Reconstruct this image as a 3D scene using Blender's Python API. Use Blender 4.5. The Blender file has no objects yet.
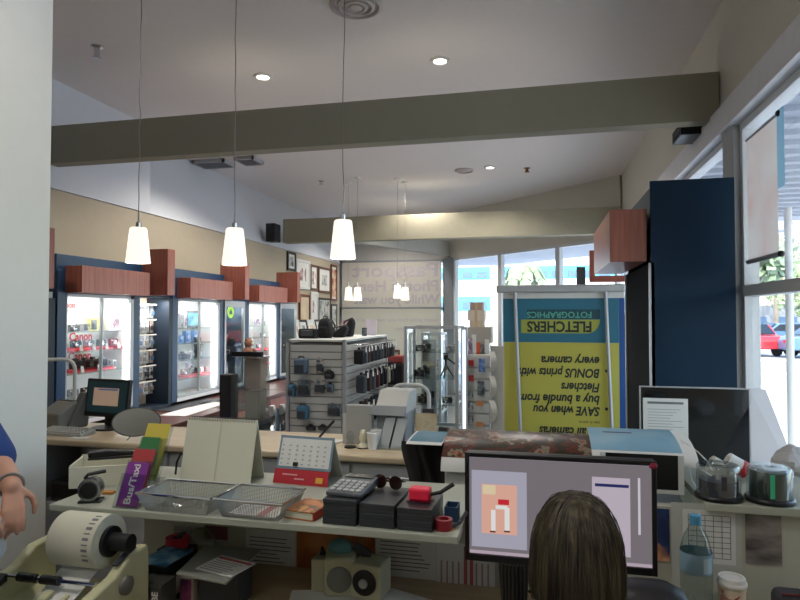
import bpy, bmesh, math, random
from mathutils import Vector, Matrix, Euler
random.seed(7)
PI = math.pi
SC = bpy.context.scene
COL = SC.collection
# ------------------------------------------------------------ camera
CZ = 1.7
F = 612.0
YAW = math.radians(12.9)
PITCH = math.radians(1.5)
cam = bpy.data.cameras.new('camera')
cam.sensor_width = 36.0
cam.lens = F / 800.0 * 36.0
cam.clip_start = 0.05
cam.clip_end = 400
camo = bpy.data.objects.new('camera', cam)
COL.objects.link(camo)
camo.location = (0, 0, CZ)
camo.rotation_euler = (PI / 2 + PITCH, 0, YAW)
SC.camera = camo
CR = camo.rotation_euler.to_matrix()
O = Vector((0, 0, CZ))
def ray(px, py):
    return CR @ Vector(((px - 400) / F, (300 - py) / F, -1))
def PY(px, py, y):
    d = ray(px, py); return O + d * (y / d.y)
def PX(px, py, x):
    d = ray(px, py); return O + d * (x / d.x)
def PZ(px, py, z):
    d = ray(px, py); return O + d * ((z - CZ) / d.z)
# ------------------------------------------------------------ materials
def lin(h):
    h = h.lstrip('#')
    v = [int(h[i:i + 2], 16) / 255 for i in (0, 2, 4)]
    return tuple(x / 12.92 if x <= .04045 else ((x + .055) / 1.055) ** 2.4 for x in v) + (1,)
MATS = {}
def mat(name, col, rough=.6, metal=0, var=.08, scale=14, spec=.5, bump=0, emit=None, es=0, trans=0, coat=0):
    if name in MATS: return MATS[name]
    m = bpy.data.materials.new(name); m.use_nodes = True
    nt = m.node_tree; b = nt.nodes['Principled BSDF']
    c = lin(col) if isinstance(col, str) else col
    tc = nt.nodes.new('ShaderNodeTexCoord')
    n = nt.nodes.new('ShaderNodeTexNoise'); n.inputs['Scale'].default_value = scale; n.inputs['Detail'].default_value = 4
    nt.links.new(tc.outputs['Object'], n.inputs['Vector'])
    mx = nt.nodes.new('ShaderNodeMix'); mx.data_type = 'RGBA'
    mx.inputs[6].default_value = tuple(max(0, v * (1 - var)) for v in c[:3]) + (1,)
    mx.inputs[7].default_value = tuple(min(1, v * (1 + var)) for v in c[:3]) + (1,)
    nt.links.new(n.outputs['Fac'], mx.inputs[0])
    nt.links.new(mx.outputs[2], b.inputs['Base Color'])
    b.inputs['Roughness'].default_value = rough
    b.inputs['Metallic'].default_value = metal
    b.inputs['Specular IOR Level'].default_value = spec
    b.inputs['Coat Weight'].default_value = coat
    b.inputs['Transmission Weight'].default_value = trans
    if emit:
        b.inputs['Emission Color'].default_value = lin(emit); b.inputs['Emission Strength'].default_value = es
    if bump:
        bp = nt.nodes.new('ShaderNodeBump'); bp.inputs['Strength'].default_value = bump; bp.inputs['Distance'].default_value = .01
        nt.links.new(n.outputs['Fac'], bp.inputs['Height']); nt.links.new(bp.outputs['Normal'], b.inputs['Normal'])
    MATS[name] = m
    return m
def wood(name, c1, c2, axis='Z', scale=6, rough=.4):
    if name in MATS: return MATS[name]
    m = mat(name, c1, rough)
    nt = m.node_tree; b = nt.nodes['Principled BSDF']
    tc = nt.nodes.new('ShaderNodeTexCoord'); mp = nt.nodes.new('ShaderNodeMapping')
    s = [scale * 8] * 3; s['XYZ'.index(axis)] = scale * .5
    mp.inputs['Scale'].default_value = s
    nt.links.new(tc.outputs['Object'], mp.inputs['Vector'])
    n = nt.nodes.new('ShaderNodeTexNoise'); n.inputs['Scale'].default_value = 1; n.inputs['Detail'].default_value = 6
    nt.links.new(mp.outputs['Vector'], n.inputs['Vector'])
    r = nt.nodes.new('ShaderNodeValToRGB')
    r.color_ramp.elements[0].position = .3; r.color_ramp.elements[0].color = lin(c1)
    r.color_ramp.elements[1].position = .7; r.color_ramp.elements[1].color = lin(c2)
    nt.links.new(n.outputs['Fac'], r.inputs['Fac']); nt.links.new(r.outputs['Color'], b.inputs['Base Color'])
    return m
def ramp_mat(name, stops, scale=6, detail=3, rough=.5, kind='noise', mapscale=(1, 1, 1), emit=0, interp='LINEAR'):
    """a printed picture: noise or wave through a colour ramp"""
    if name in MATS: return MATS[name]
    m = mat(name, '#808080', rough)
    nt = m.node_tree; b = nt.nodes['Principled BSDF']
    tc = nt.nodes.new('ShaderNodeTexCoord'); mp = nt.nodes.new('ShaderNodeMapping')
    mp.inputs['Scale'].default_value = mapscale
    mp.inputs['Location'].default_value = (random.random() * 9, random.random() * 9, random.random() * 9)
    nt.links.new(tc.outputs['Object'], mp.inputs['Vector'])
    if kind == 'noise':
        n = nt.nodes.new('ShaderNodeTexNoise'); n.inputs['Detail'].default_value = detail; out = n.outputs['Fac']
    elif kind == 'voronoi':
        n = nt.nodes.new('ShaderNodeTexVoronoi'); out = n.outputs['Color']
    else:
        n = nt.nodes.new('ShaderNodeTexWave'); n.inputs['Distortion'].default_value = detail; n.inputs['Detail'].default_value = 2; out = n.outputs['Fac']
    n.inputs['Scale'].default_value = scale
    nt.links.new(mp.outputs['Vector'], n.inputs['Vector'])
    r = nt.nodes.new('ShaderNodeValToRGB'); r.color_ramp.interpolation = interp
    e = r.color_ramp.elements
    while len(e) < len(stops): e.new(.5)
    for k, (p, c) in enumerate(stops):
        e[k].position = p; e[k].color = lin(c)
    nt.links.new(out, r.inputs['Fac']); nt.links.new(r.outputs['Color'], b.inputs['Base Color'])
    if emit:
        nt.links.new(r.outputs['Color'], b.inputs['Emission Color']); b.inputs['Emission Strength'].default_value = emit
    return m
def glass(name, tint='#f4f8f8', refl=.25, rough=0.0):
    if name in MATS: return MATS[name]
    m = bpy.data.materials.new(name); m.use_nodes = True
    nt = m.node_tree; nt.nodes.clear()
    o = nt.nodes.new('ShaderNodeOutputMaterial'); mx = nt.nodes.new('ShaderNodeMixShader')
    t = nt.nodes.new('ShaderNodeBsdfTransparent'); g = nt.nodes.new('ShaderNodeBsdfGlossy')
    t.inputs['Color'].default_value = lin(tint); g.inputs['Roughness'].default_value = rough
    lw = nt.nodes.new('ShaderNodeLayerWeight'); lw.inputs['Blend'].default_value = .5
    pw = nt.nodes.new('ShaderNodeMath'); pw.operation = 'POWER'; pw.inputs[1].default_value = 4
    ma = nt.nodes.new('ShaderNodeMath'); ma.operation = 'MULTIPLY_ADD'; ma.inputs[1].default_value = .5; ma.inputs[2].default_value = refl * .16; ma.use_clamp = True
    nt.links.new(lw.outputs['Facing'], pw.inputs[0]); nt.links.new(pw.outputs[0], ma.inputs[0]); nt.links.new(ma.outputs[0], mx.inputs[0])
    nt.links.new(t.outputs[0], mx.inputs[1]); nt.links.new(g.outputs[0], mx.inputs[2])
    nt.links.new(mx.outputs[0], o.inputs['Surface'])
    MATS[name] = m
    return m
def emis(name, col, s):
    return mat(name, col, .5, emit=col, es=s)
# ------------------------------------------------------------ mesh builder
class B:
    def __init__(s): s.bm = bmesh.new()
    def _add(s, verts, faces):
        vs = [s.bm.verts.new(v) for v in verts]
        for f in faces:
            try: s.bm.faces.new([vs[i] for i in f])
            except ValueError: pass
        return s
    def box(s, c, sz, rx=0, ry=0, rz=0):
        m = Euler((rx, ry, rz)).to_matrix(); c = Vector(c)
        v = [c + m @ Vector((x * sz[0] / 2, y * sz[1] / 2, z * sz[2] / 2)) for x in (-1, 1) for y in (-1, 1) for z in (-1, 1)]
        return s._add(v, [(0, 1, 3, 2), (4, 6, 7, 5), (0, 4, 5, 1), (2, 3, 7, 6), (0, 2, 6, 4), (1, 5, 7, 3)])
    def bb(s, x0, x1, y0, y1, z0, z1):
        return s.box(((x0 + x1) / 2, (y0 + y1) / 2, (z0 + z1) / 2), (x1 - x0, y1 - y0, z1 - z0))
    def rings(s, rings, close=False, caps=True):
        n = len(rings[0]); vs = []
        for r in rings: vs += r
        f = []
        m = len(rings)
        for k in range(m if close else m - 1):
            a = k * n; b = ((k + 1) % m) * n
            for i in range(n):
                j = (i + 1) % n
                f.append((a + i, a + j, b + j, b + i))
        if caps and not close:
            f.append(tuple(range(n))[::-1]); f.append(tuple(range((m - 1) * n, m * n)))
        return s._add(vs, f)
    def tube(s, pts, r, n=8, close=False):
        pts = [Vector(p) for p in pts]; rr = r if isinstance(r, (list, tuple)) else [r] * len(pts)
        out = []; up = None; m = len(pts)
        for i, p in enumerate(pts):
            a = pts[i - 1] if (i or close) else p; b = pts[(i + 1) % m] if (i < m - 1 or close) else p
            t = (b - a).normalized() if (b - a).length > 1e-9 else Vector((0, 0, 1))
            if up is None:
                up = t.orthogonal().normalized()
            up = (up - t * up.dot(t)); up = up.normalized() if up.length > 1e-6 else t.orthogonal().normalized()
            w = t.cross(up)
            out.append([p + (up * math.cos(2 * PI * k / n) + w * math.sin(2 * PI * k / n)) * rr[i] for k in range(n)])
        return s.rings(out, close)
    def cyl(s, p0, p1, r0, r1=None, n=20):
        return s.tube([p0, p1], [r0, r0 if r1 is None else r1], n)
    def lathe(s, prof, c=(0, 0, 0), n=24, axis='Z', caps=True):
        c = Vector(c); rs = []
        for r, h in prof:
            ring = []
            for k in range(n):
                a = 2 * PI * k / n; x, y = r * math.cos(a), r * math.sin(a)
                ring.append(c + (Vector((x, y, h)) if axis == 'Z' else Vector((h, x, y)) if axis == 'X' else Vector((y, h, x))))
            rs.append(ring)
        return s.rings(rs, caps=caps)
    def prism(s, poly, vec):
        vec = Vector(vec); p = [Vector(q) for q in poly]; n = len(p)
        v = p + [q + vec for q in p]
        f = [tuple(range(n))[::-1], tuple(range(n, 2 * n))] + [(i, (i + 1) % n, n + (i + 1) % n, n + i) for i in range(n)]
        return s._add(v, f)
    def sheet(s, fn, nu, nv, th=.001):
        """curved sheet: fn(u,v)->(point, normal)"""
        top = []; bot = []
        for i in range(nu + 1):
            for j in range(nv + 1):
                p, nn = fn(i / nu, j / nv); p = Vector(p); nn = Vector(nn).normalized()
                top.append(p + nn * th / 2); bot.append(p - nn * th / 2)
        N = len(top); id = lambda i, j: i * (nv + 1) + j
        f = []
        for i in range(nu):
            for j in range(nv):
                q = (id(i, j), id(i + 1, j), id(i + 1, j + 1), id(i, j + 1)); f.append(q); f.append(tuple(N + k for k in q[::-1]))
        edge = [id(i, 0) for i in range(nu)] + [id(nu, j) for j in range(nv)] + [id(i, nv) for i in range(nu, 0, -1)] + [id(0, j) for j in range(nv, 0, -1)]
        for k in range(len(edge)):
            a, b = edge[k], edge[(k + 1) % len(edge)]; f.append((b, a, N + a, N + b))
        return s._add(top + bot, f)
    def ball(s, c, r, n=16, m=10):
        c = Vector(c); r = (r, r, r) if not isinstance(r, (tuple, list)) else r
        rs = []
        for i in range(1, m):
            t = PI * i / m
            rs.append([c + Vector((r[0] * math.sin(t) * math.cos(2 * PI * k / n), r[1] * math.sin(t) * math.sin(2 * PI * k / n), -r[2] * math.cos(t))) for k in range(n)])
        return s.rings(rs)
    def obj(s, name, m, parent=None, bevel=0, smooth=False, label=None, loc=None, rz=0, seg=2):
        bmesh.ops.recalc_face_normals(s.bm, faces=s.bm.faces[:])
        me = bpy.data.meshes.new(name); s.bm.to_mesh(me); s.bm.free()
        if isinstance(m, (list, tuple)):
            for q in m: me.materials.append(q)
        else: me.materials.append(m)
        if smooth:
            for p in me.polygons: p.use_smooth = True
            try: me.set_sharp_from_angle(angle=math.radians(40))
            except Exception: pass
        o = bpy.data.objects.new(name, me); COL.objects.link(o)
        if parent is not None: o.parent = parent
        if loc is not None: o.location = loc
        o.rotation_euler.z = rz
        if bevel:
            b = o.modifiers.new('bevel', 'BEVEL'); b.width = bevel; b.segments = seg; b.limit_method = 'ANGLE'
        if label: o['label'] = label
        return o
def tag(o, label, cat, group=None, kind=None):
    o['label'] = label; o['category'] = cat
    if group: o['group'] = group
    if kind: o['kind'] = kind
    return o
def thing(name, label, cat, loc=(0, 0, 0), rz=0, group=None):
    o = bpy.data.objects.new(name, None); COL.objects.link(o); o.empty_display_size = .05
    o.location = loc; o.rotation_euler.z = rz
    return tag(o, label, cat, group)
def struct(o):
    o['kind'] = 'structure'; return o
def sroot(name):
    o = bpy.data.objects.new(name, None); COL.objects.link(o); o['kind'] = 'structure'; return o
def kids(o): return [c for c in bpy.data.objects if c.parent == o]
def dup(root, loc, rz=None, label=None, group=None, scale=None):
    r = root.copy(); COL.objects.link(r); r.location = loc
    if rz is not None: r.rotation_euler.z = rz
    if label: r['label'] = label
    if group: r['group'] = group
    if scale: r.scale = scale
    for ch in list(root.children):
        c = ch.copy(); COL.objects.link(c); c.parent = r
        for g in list(ch.children):
            d = g.copy(); COL.objects.link(d); d.parent = c
    return r
def text(name, s, size, m, parent, loc, rot, ext=.0006, align='CENTER', shear=0, mirror=False, bold=0, sx=1, spacing=1):
    cu = bpy.data.curves.new(name, 'FONT'); cu.body = s; cu.size = size; cu.extrude = ext; cu.align_x = align; cu.align_y = 'CENTER'
    cu.shear = shear; cu.offset = bold; cu.space_line = spacing; cu.resolution_u = 3
    t = bpy.data.objects.new(name + '_tmp', cu); COL.objects.link(t)
    dg = bpy.context.evaluated_depsgraph_get(); dg.update()
    me = bpy.data.meshes.new_from_object(t.evaluated_get(dg))
    bpy.data.objects.remove(t); bpy.data.curves.remove(cu)
    k = -1 if mirror else 1
    me.transform(Matrix.Diagonal((k * sx, 1, 1, 1)))
    if mirror: me.flip_normals()
    me.materials.clear(); me.materials.append(m)
    o = bpy.data.objects.new(name, me); COL.objects.link(o); o.parent = parent; o.location = loc; o.rotation_euler = rot
    return o
FACE = (PI / 2, 0, 0)                 # lettering that faces the camera (-Y)
FACEX = (PI / 2, 0, PI / 2)           # lettering that faces +X
ORD = ['first', 'second', 'third', 'fourth', 'fifth', 'sixth', 'seventh', 'eighth', 'ninth', 'tenth', 'eleventh', 'twelfth']
# shared materials
white = mat('white_paint', '#d9d7d2', .7)
ceilm = mat('ceiling_paint', '#ded6d2', .85, var=.03)
tan = mat('tan_paint', '#b0a38c', .8, var=.04)
sage = mat('sage_paint', '#918d7b', .8, var=.04)
navy = mat('navy_laminate', '#22405f', .35, var=.05)
navyd = mat('dark_navy_laminate', '#13212f', .5, var=.05)
cherry = wood('cherry_veneer', '#80443a', '#9c5c4c', 'Z', 5)
cherryh = wood('cherry_veneer_pale', '#a8786c', '#bb8a7c', 'Z', 5, .22)
alu = mat('aluminium', '#b2b5b8', .4, .35)
alug = mat('grey_frame', '#8b8f92', .45, .3)
chrome = mat('chrome', '#d0d2d4', .12, 1)
winf = mat('window_frame_paint', '#c9ccce', .45, var=.03)
blk = mat('black_plastic', '#141416', .4)
blkm = mat('black_fabric', '#17171b', .9)
dgrey = mat('dark_grey_plastic', '#3a3c40', .5)
lgrey = mat('light_grey_plastic', '#a9aaa8', .5)
cream = mat('cream_plastic', '#c9c6a6', .5)
paper = mat('white_paper', '#d8d8d2', .8, var=.02)
creamp = mat('cream_paper', '#cfcdb8', .8, var=.02)
wlam = mat('white_laminate', '#c9cac4', .45, var=.03)
red = mat('red_print', '#b3202c', .5)
pink = mat('neon_red_plastic', '#f5264a', .4)
gl = glass('clear_glass', '#fbfdfd', .2)
gls = glass('shelf_glass', '#f0f6f4', .2)
acr = glass('clear_acrylic', '#eef2f2', .3)
# ------------------------------------------------------------ the setting
XL, XR, ZC = -4.46, 1.275, 3.93
HEAD, SILL, TRN = 2.95, .45, 1.86
YB = -2.6
DA, DB = Vector((-1.9, 13.3, 0)), Vector((XR, 10.2, 0))     # the diagonal shop front
floor_m = mat('carpet', '#7d7870', .95, scale=60, var=.2)
struct(B().prism([(XL - .2, YB - .1, -.1), (XR + .1, YB - .1, -.1), (XR + .1, 10.2, -.1), (-1.9, 13.4, -.1), (XL - .2, 13.4, -.1)], (0, 0, .1)).obj('floor', floor_m))
struct(B().prism([(XL - .8, YB - .1, ZC), (XR + .15, YB - .1, ZC), (XR + .15, 10.3, ZC), (-1.85, 13.45, ZC), (XL - .8, 13.45, ZC)], (0, 0, .12)).obj('ceiling', ceilm))
struct(B().bb(XL - .12, XL, YB, 13.3, 0, 2.895).obj('wall_left', tan))
pale = mat('pale_wall_paint', '#cfd0d2', .85, var=.03)
b = B(); b.bb(XL - .9, XL + .012, YB, 6.3, 2.9, ZC - .001)
struct(b.obj('wall_left_bulkhead', pale))
b = B(); b.prism([(XL + .012, 6.3, 2.9), (XL - .42, 6.3, ZC - .001), (XL - .9, 6.3, ZC - .001), (XL - .9, 6.3, 2.9)], (0, 7, 0))
struct(b.obj('wall_left_slope', pale))
struct(B().bb(XL - .12, XR + .12, YB - .12, YB, 0, ZC - .001).obj('wall_back', white))
# right wall: sill wall, upper wall, posts, windows
rw = mat('right_wall_paint', '#c8c4b8', .85, var=.03)
b = B(); b.bb(XR, XR + .12, YB, 10.2, 3.13, ZC - .001)
struct(b.obj('wall_right', rw))
struct(B().bb(XR, XR + .12, YB, 10.2, 0, SILL).obj('wall_right_sill', rw))
struct(B().bb(XR, XR + .12, YB, -.7, SILL, 3.13).bb(XR, XR + .12, -.7, 2.0, SILL, TRN).obj('wall_right_rear', rw))
struct(B().bb(XR - .075, XR + .12, YB, 10.1, HEAD, 3.129).obj('trim_1', mat('head_trim_paint', '#d3d3d8', .5), bevel=.004))
def window(n, y0, y1, transom=True, SILL=SILL):
    r = sroot('window_%d' % n)
    b = B(); t = .05
    b.bb(XR, XR + .09, y0, y0 + t, SILL, HEAD); b.bb(XR, XR + .09, y1 - t, y1, SILL, HEAD)
    b.bb(XR, XR + .09, y0 + t, y1 - t, SILL, SILL + t); b.bb(XR, XR + .09, y0 + t, y1 - t, HEAD - t, HEAD)
    if transom: b.bb(XR - .005, XR + .095, y0 + t, y1 - t, TRN - .035, TRN + .035)
    b.obj('window_frame', winf, r, bevel=.004)
    B().bb(XR + .04, XR + .046, y0 + t, y1 - t, SILL + t, HEAD - t).obj('pane', gl, r)
    return r
window(1, 2.0, 4.36); window(8, -.7, 2.0, False, TRN); window(2, 4.6, 7.3, False); window(3, 7.3, 10.0, False)  # the rear high window is added out of view to brighten the ceiling
struct(B().bb(XR - .04, XR + .1, 4.362, 4.598, SILL, HEAD).obj('trim_2', mat('post_grey', '#a0a2a4', .5), bevel=.004))
# far wall, behind the passport blind
r = sroot('window_4')
b = B(); t = .06; x0, x1 = XL, -1.9 - .12
b.bb(x0, x0 + t, 13.3, 13.4, .3, HEAD); b.bb(x1 - t, x1, 13.3, 13.4, .3, HEAD)
b.bb(x0, x1, 13.3, 13.4, HEAD - t, HEAD); b.bb(x0, x1, 13.3, 13.4, .3, .3 + t); b.bb(x0, x1, 13.3, 13.4, TRN - .03, TRN + .03)
b.obj('window_frame', alug, r)
B().bb(x0 + t, x1 - t, 13.35, 13.356, .36, HEAD - t).obj('pane', gl, r)
struct(B().bb(XL - .12, -1.9, 13.3, 13.42, HEAD, ZC - .001).obj('wall_far', mat('far_wall_paint', '#b5b2ac', .85)))
struct(B().bb(XL - .12, -1.9, 13.3, 13.42, 0, .3).obj('wall_far_sill', rw))
struct(B().bb(-2.02, -1.78, 13.16, 13.42, 0, HEAD + .01).obj('trim_3', alug))
# diagonal front
dv = (DB - DA); dl = dv.length; du = dv.normalized(); dn = Vector((du.y, -du.x, 0)); ang = math.atan2(du.y, du.x)
def dbox(b, t0, t1, z0, z1, th=.1, off=0):
    a = DA + dv * t0; c = DA + dv * t1; m = (a + c) / 2 - dn * off
    return b.box((m.x, m.y, (z0 + z1) / 2), ((c - a).length, th, z1 - z0), rz=ang)
struct(dbox(B(), 0.0, 1, HEAD, ZC - .001, .12).obj('wall_diagonal', rw))
for k, (t0, t1) in enumerate(((.035, .366), (.366, .703), (.703, .985))):
    r = sroot('window_%d' % (5 + k))
    b = B(); e = .011
    dbox(b, t0, t0 + e, .05, HEAD); dbox(b, t1 - e, t1, .05, HEAD); dbox(b, t0, t1, HEAD - .05, HEAD); dbox(b, t0, t1, .05, .12)
    b.obj('window_frame', winf, r)
    dbox(B(), t0 + e, t1 - e, .12, HEAD - .05, .006).obj('pane', gl, r)
# ceiling beams
struct(B().bb(XL + .012, XR - .012, 4.76, 4.9, 3.11, 3.46).obj('trim_4', sage, bevel=.004))
struct(B().bb(XL + .012, XR - .012, 10.1, 10.3, 3.0, 3.42).obj('trim_5', mat('beam_paint_far', '#9a947f', .8), bevel=.004))
a, c = Vector((-3.3, 10.31, 0)), Vector((-1.98, 13.2, 0)); m = (a + c) / 2
struct(B().box((m.x, m.y, 3.16), ((c - a).length, .16, .3), rz=math.atan2((c - a).y, (c - a).x)).obj('trim_6', mat('beam_paint_small', '#a6a296', .8)))
# near white wall at the left
nw = mat('partition_paint', '#e4e3dc', .75, var=.03)
wx = -1.86
yend = PX(49, 300, wx).y
struct(B().bb(wx - .14, wx, YB, yend, 0, ZC - .001).obj('wall_partition', nw, bevel=.003))
struct(B().bb(wx, wx + .012, YB, yend, 0, .1).obj('baseboard_left', alug))
# ------------------------------------------------------------ light
W = bpy.data.worlds.new('world'); SC.world = W; W.use_nodes = True
nt = W.node_tree; bg = nt.nodes['Background']
sky = nt.nodes.new('ShaderNodeTexSky'); sky.sky_type = 'NISHITA'; sky.sun_disc = False
sky.sun_elevation = math.radians(48); sky.sun_rotation = math.radians(200); sky.air_density = 1.2; sky.dust_density = 2.5
nt.links.new(sky.outputs[0], bg.inputs['Color']); bg.inputs['Strength'].default_value = .9
sun = bpy.data.lights.new('sun', 'SUN'); sun.energy = 6; sun.angle = .01; sun.color = (1, .96, .88)
so = bpy.data.objects.new('sun', sun); COL.objects.link(so); so.rotation_euler = (math.radians(42), 0, math.radians(20))
def spot(p, e, size=2.4, col=(1, .95, .89), tilt=0, rad=.05):
    l = bpy.data.lights.new('spot', 'SPOT'); l.energy = e; l.spot_size = size; l.spot_blend = .6; l.color = col; l.shadow_soft_size = rad
    o = bpy.data.objects.new('spot_lamp', l); COL.objects.link(o); o.location = p; o.rotation_euler = (tilt, 0, 0); return o
def point(p, e, col=(1, .9, .78), r=.05):
    l = bpy.data.lights.new('bulb', 'POINT'); l.energy = e; l.color = col; l.shadow_soft_size = r
    o = bpy.data.objects.new('bulb_lamp', l); COL.objects.link(o); o.location = p; return o
# recessed downlights
glow = emis('downlight_glow', '#fff6e8', 14)
def downlight(px, py, label, e=70):
    p = PZ(px, py, ZC)
    r = thing('downlight', label, 'ceiling light', (p.x, p.y, ZC), group='recessed downlights')
    B().lathe([(.05, -.001), (.085, -.001), (.085, -.014), (.06, -.018), (.052, -.006)], n=28).obj('trim_ring', white, r, smooth=True)
    B().lathe([(.05, -.004), (.05, -.008), (.0, -.012)], n=24, caps=False).obj('lens', glow, r)
    spot((p.x, p.y, ZC - .05), e)
    return r
downlight(440, 60, 'bright round recessed downlight, nearest the camera, in front of the sage beam')
downlight(263, 76, 'recessed downlight above the left end of the sage beam, between two pendant cords')
downlight(490, 167, 'far recessed downlight in the ceiling beyond the large sage beam')
for x, y, e_ in ((-3.2, 2.6, 60), (-1.15, .7, 75), (-2.6, 8.2, 110), (-.6, -1.2, 30), (-3.0, 11.9, 110), (-3.2, 6.6, 110), (-.2, 7.2, 90), (-1.9, 9.9, 110)):  # extra ceiling spots with no fittings, added to brighten the shop
    spot((x, y, ZC - .05), e_)
# ceiling fittings
def diffuser(px, py, label, R=.17):
    p = PZ(px, py, ZC); b = B()
    for r0 in (1, .72, .45): b.lathe([(R * r0, 0), (R * r0, -.02 - .012 * (1 - r0)), (R * (r0 - .12), -.028 - .012 * (1 - r0)), (R * (r0 - .16), -.004)], n=32, caps=False)
    b.lathe([(R * .25, 0), (R * .25, -.03), (0, -.034)], n=20, caps=False)
    tag(b.obj('air_diffuser', mat('vent_paint', '#bdb2ad', .6), smooth=True, loc=(p.x, p.y, ZC - .001)), label, 'vent')
diffuser(356, 4, 'round ringed ceiling vent at the top of the picture by the third pendant cord', .19)
diffuser(464, 170, 'small round ceiling vent beyond the sage beam, left of the far downlight', .14)
def sprink(px, py, label, h=.07, colr=None):
    p = PZ(px, py, ZC)
    r = thing('sprinkler_head', label, 'sprinkler', (p.x, p.y, ZC))
    B().lathe([(.05, -.001), (.05, -.01), (.022, -.016), (.022, -h), (.036, -h - .006), (.036, -h - .016)], n=14).obj('body', chrome if not colr else colr, r, smooth=True)
sprink(97, 46, 'metal sprinkler head hanging from the ceiling near the white wall at left', .09)
sprink(527, 168, 'small brass sprinkler head right of the far downlight', .05, mat('brass', '#8a6a3a', .3, 1))
sprink(321, 181, 'tiny sprinkler head in the far ceiling left of the round vent', .04)
def grille(px, py, w, l, label):
    p = PZ(px, py, ZC)
    r = thing('ceiling_grille', label, 'vent', (p.x, p.y, ZC - .001))
    b = B(); b.bb(-w / 2, w / 2, -l / 2, -l / 2 + .03, -.05, 0); b.bb(-w / 2, w / 2, l / 2 - .03, l / 2, -.05, 0); b.bb(-w / 2, -w / 2 + .03, -l / 2, l / 2, -.05, 0); b.bb(w / 2 - .03, w / 2, -l / 2, l / 2, -.05, 0)
    b.obj('frame', lgrey, r)
    b = B()
    for k in range(8): b.box((0, -l / 2 + l * (k + .5) / 8, -.03), (w - .06, .02, .05), rx=.6)
    b.obj('louvre', mat('louvre_grey', '#77777a', .5), r)
grille(214, 162, .5, .34, 'grey louvred ceiling grille behind the second pendant cord')
grille(249, 159, .3, .34, 'smaller dark ceiling grille just right of the second pendant cord')
# wall speakers
p = PX(277, 233, XL + .2)
r = thing('wall_speaker', 'small black speaker on the left wall under the far beam', 'speaker', (XL + .016, p.y, p.z))
B().bb(0.03, .2, -.11, .11, -.15, .15).obj('cabinet', blk, r, bevel=.01)
B().bb(.2, .206, -.095, .095, -.135, .135).obj('grille', blkm, r)
B().cyl((-.0, 0, 0), (.04, 0, 0), .03).obj('bracket', blk, r)
p = PX(693, 133, XR - .1)
r = thing('wall_speaker', 'black box speaker on the right wall just below the sage beam end', 'speaker', (XR, p.y, p.z))
B().bb(-.22, -.03, -.15, .15, -.05, .05).obj('cabinet', blk, r, bevel=.008)
B().bb(-.225, -.22, -.13, .13, -.04, .04).obj('grille', blkm, r)
B().bb(-.03, -.0, -.04, .04, -.03, .03).obj('bracket', dgrey, r)
# ------------------------------------------------------------ pendants
shade_m = mat('opal_glass', '#f3efe4', .3, emit='#fff6ea', es=.62)
steel = mat('cord_steel', '#8d8a86', .4, .6)
def pendant(label, p, grp, power):  # bulb power sets how bright each glass shade glows
    zt = ZC - p[2]
    r = thing('pendant_lamp', label, 'pendant lamp', p, group=grp)
    B().lathe([(.0, .213), (.044, .21), (.05, .2), (.071, .0), (.067, .0), (.047, .196), (0, .2)], n=32, caps=False).obj('shade', shade_m, r, smooth=True)
    B().lathe([(.016, .212), (.016, .24), (.006, .25), (.005, .3)], n=14).obj('cap', chrome, r, smooth=True)
    rng = random.Random(round(p[0] * 100)); pts = [(rng.uniform(-.006, .006) * (0 < k < 16), rng.uniform(-.004, .004) * (0 < k < 16), .29 + (zt - .31) * k / 16) for k in range(17)]
    B().tube(pts, .0028, 6).obj('cord', steel, r)
    B().lathe([(.05, zt), (.05, zt - .02), (.01, zt - .03)], n=20).obj('ceiling_rose', white, r, smooth=True)
    point((p[0], p[1], p[2] + .09), power, r=.04)
    return r
for (px, py, l) in ((138, 263, 'white tapered glass pendant lamp, leftmost of the three near ones'), (234.5, 265, 'white tapered glass pendant lamp, middle one of the three near ones'), (343, 258.5, 'brightest white glass pendant lamp, rightmost of the three near ones')):
    pendant(l, PY(px, py, 3.19), 'pendant lamps over the counter', {138: 1.6, 234.5: 3, 343: 6}[px])
for (px, py, yy, l) in ((348.5, 300, 9.7, 'far small pendant lamp before the blind, leftmost of four'), (357.5, 300.5, 9.4, 'far small pendant lamp before the blind, second of four'), (397.5, 298, 9.6, 'far small pendant lamp before the blind, third of four'), (405, 300, 9.9, 'far small pendant lamp before the blind, rightmost of four')):
    pendant(l, PY(px, py, yy), 'far pendant lamps', 3)
SC.view_settings.view_transform = 'Standard'; SC.view_settings.look = 'None'; SC.view_settings.gamma = 1; SC.view_settings.use_curve_mapping = False
SC.view_settings.exposure = 0.3
SC.cycles.max_bounces = 8; SC.cycles.transparent_max_bounces = 24; SC.cycles.sample_clamp_indirect = 6
# ------------------------------------------------------------ outside
GZ = -.12
road = mat('road', '#979ea8', .9, scale=3, var=.12); pave = mat('pavement', '#d2cfc8', .9, scale=5, var=.1)
struct(B().bb(-40, 60, -20, 90, GZ - .1, GZ).obj('ground', road))
b = B(); b.bb(XR + .14, 5.4, -12, 19.0, GZ, GZ + .08)
b.prism([(-16, 13.6, GZ), (-1.8, 13.6, GZ), (XR + .14, 10.5, GZ), (XR + .14, 19, GZ), (-16, 19, GZ)], (0, 0, .08))
struct(b.obj('footpath', pave))
kerbm = mat('kerb_white', '#e4e4e0', .8)
struct(B().bb(-16, 5.5, 19, 19.2, GZ, GZ + .1).obj('kerb_near', kerbm))
struct(B().bb(-30, 50, 27.5, 28.1, GZ, GZ + .02).obj('road_line', kerbm))
struct(B().bb(5.6, 30, 21.3, 21.6, GZ, GZ + .02).obj('road_marking', kerbm))
aw = mat('awning_soffit', '#a9b0bc', .7)
def awn(poly, name):
    return struct(B().prism(poly, (0, 0, .16)).obj(name, aw))
b = B(); b.bb(XR + .14, 4.1, -6, 10.0, 3.1, 3.3)
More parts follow.
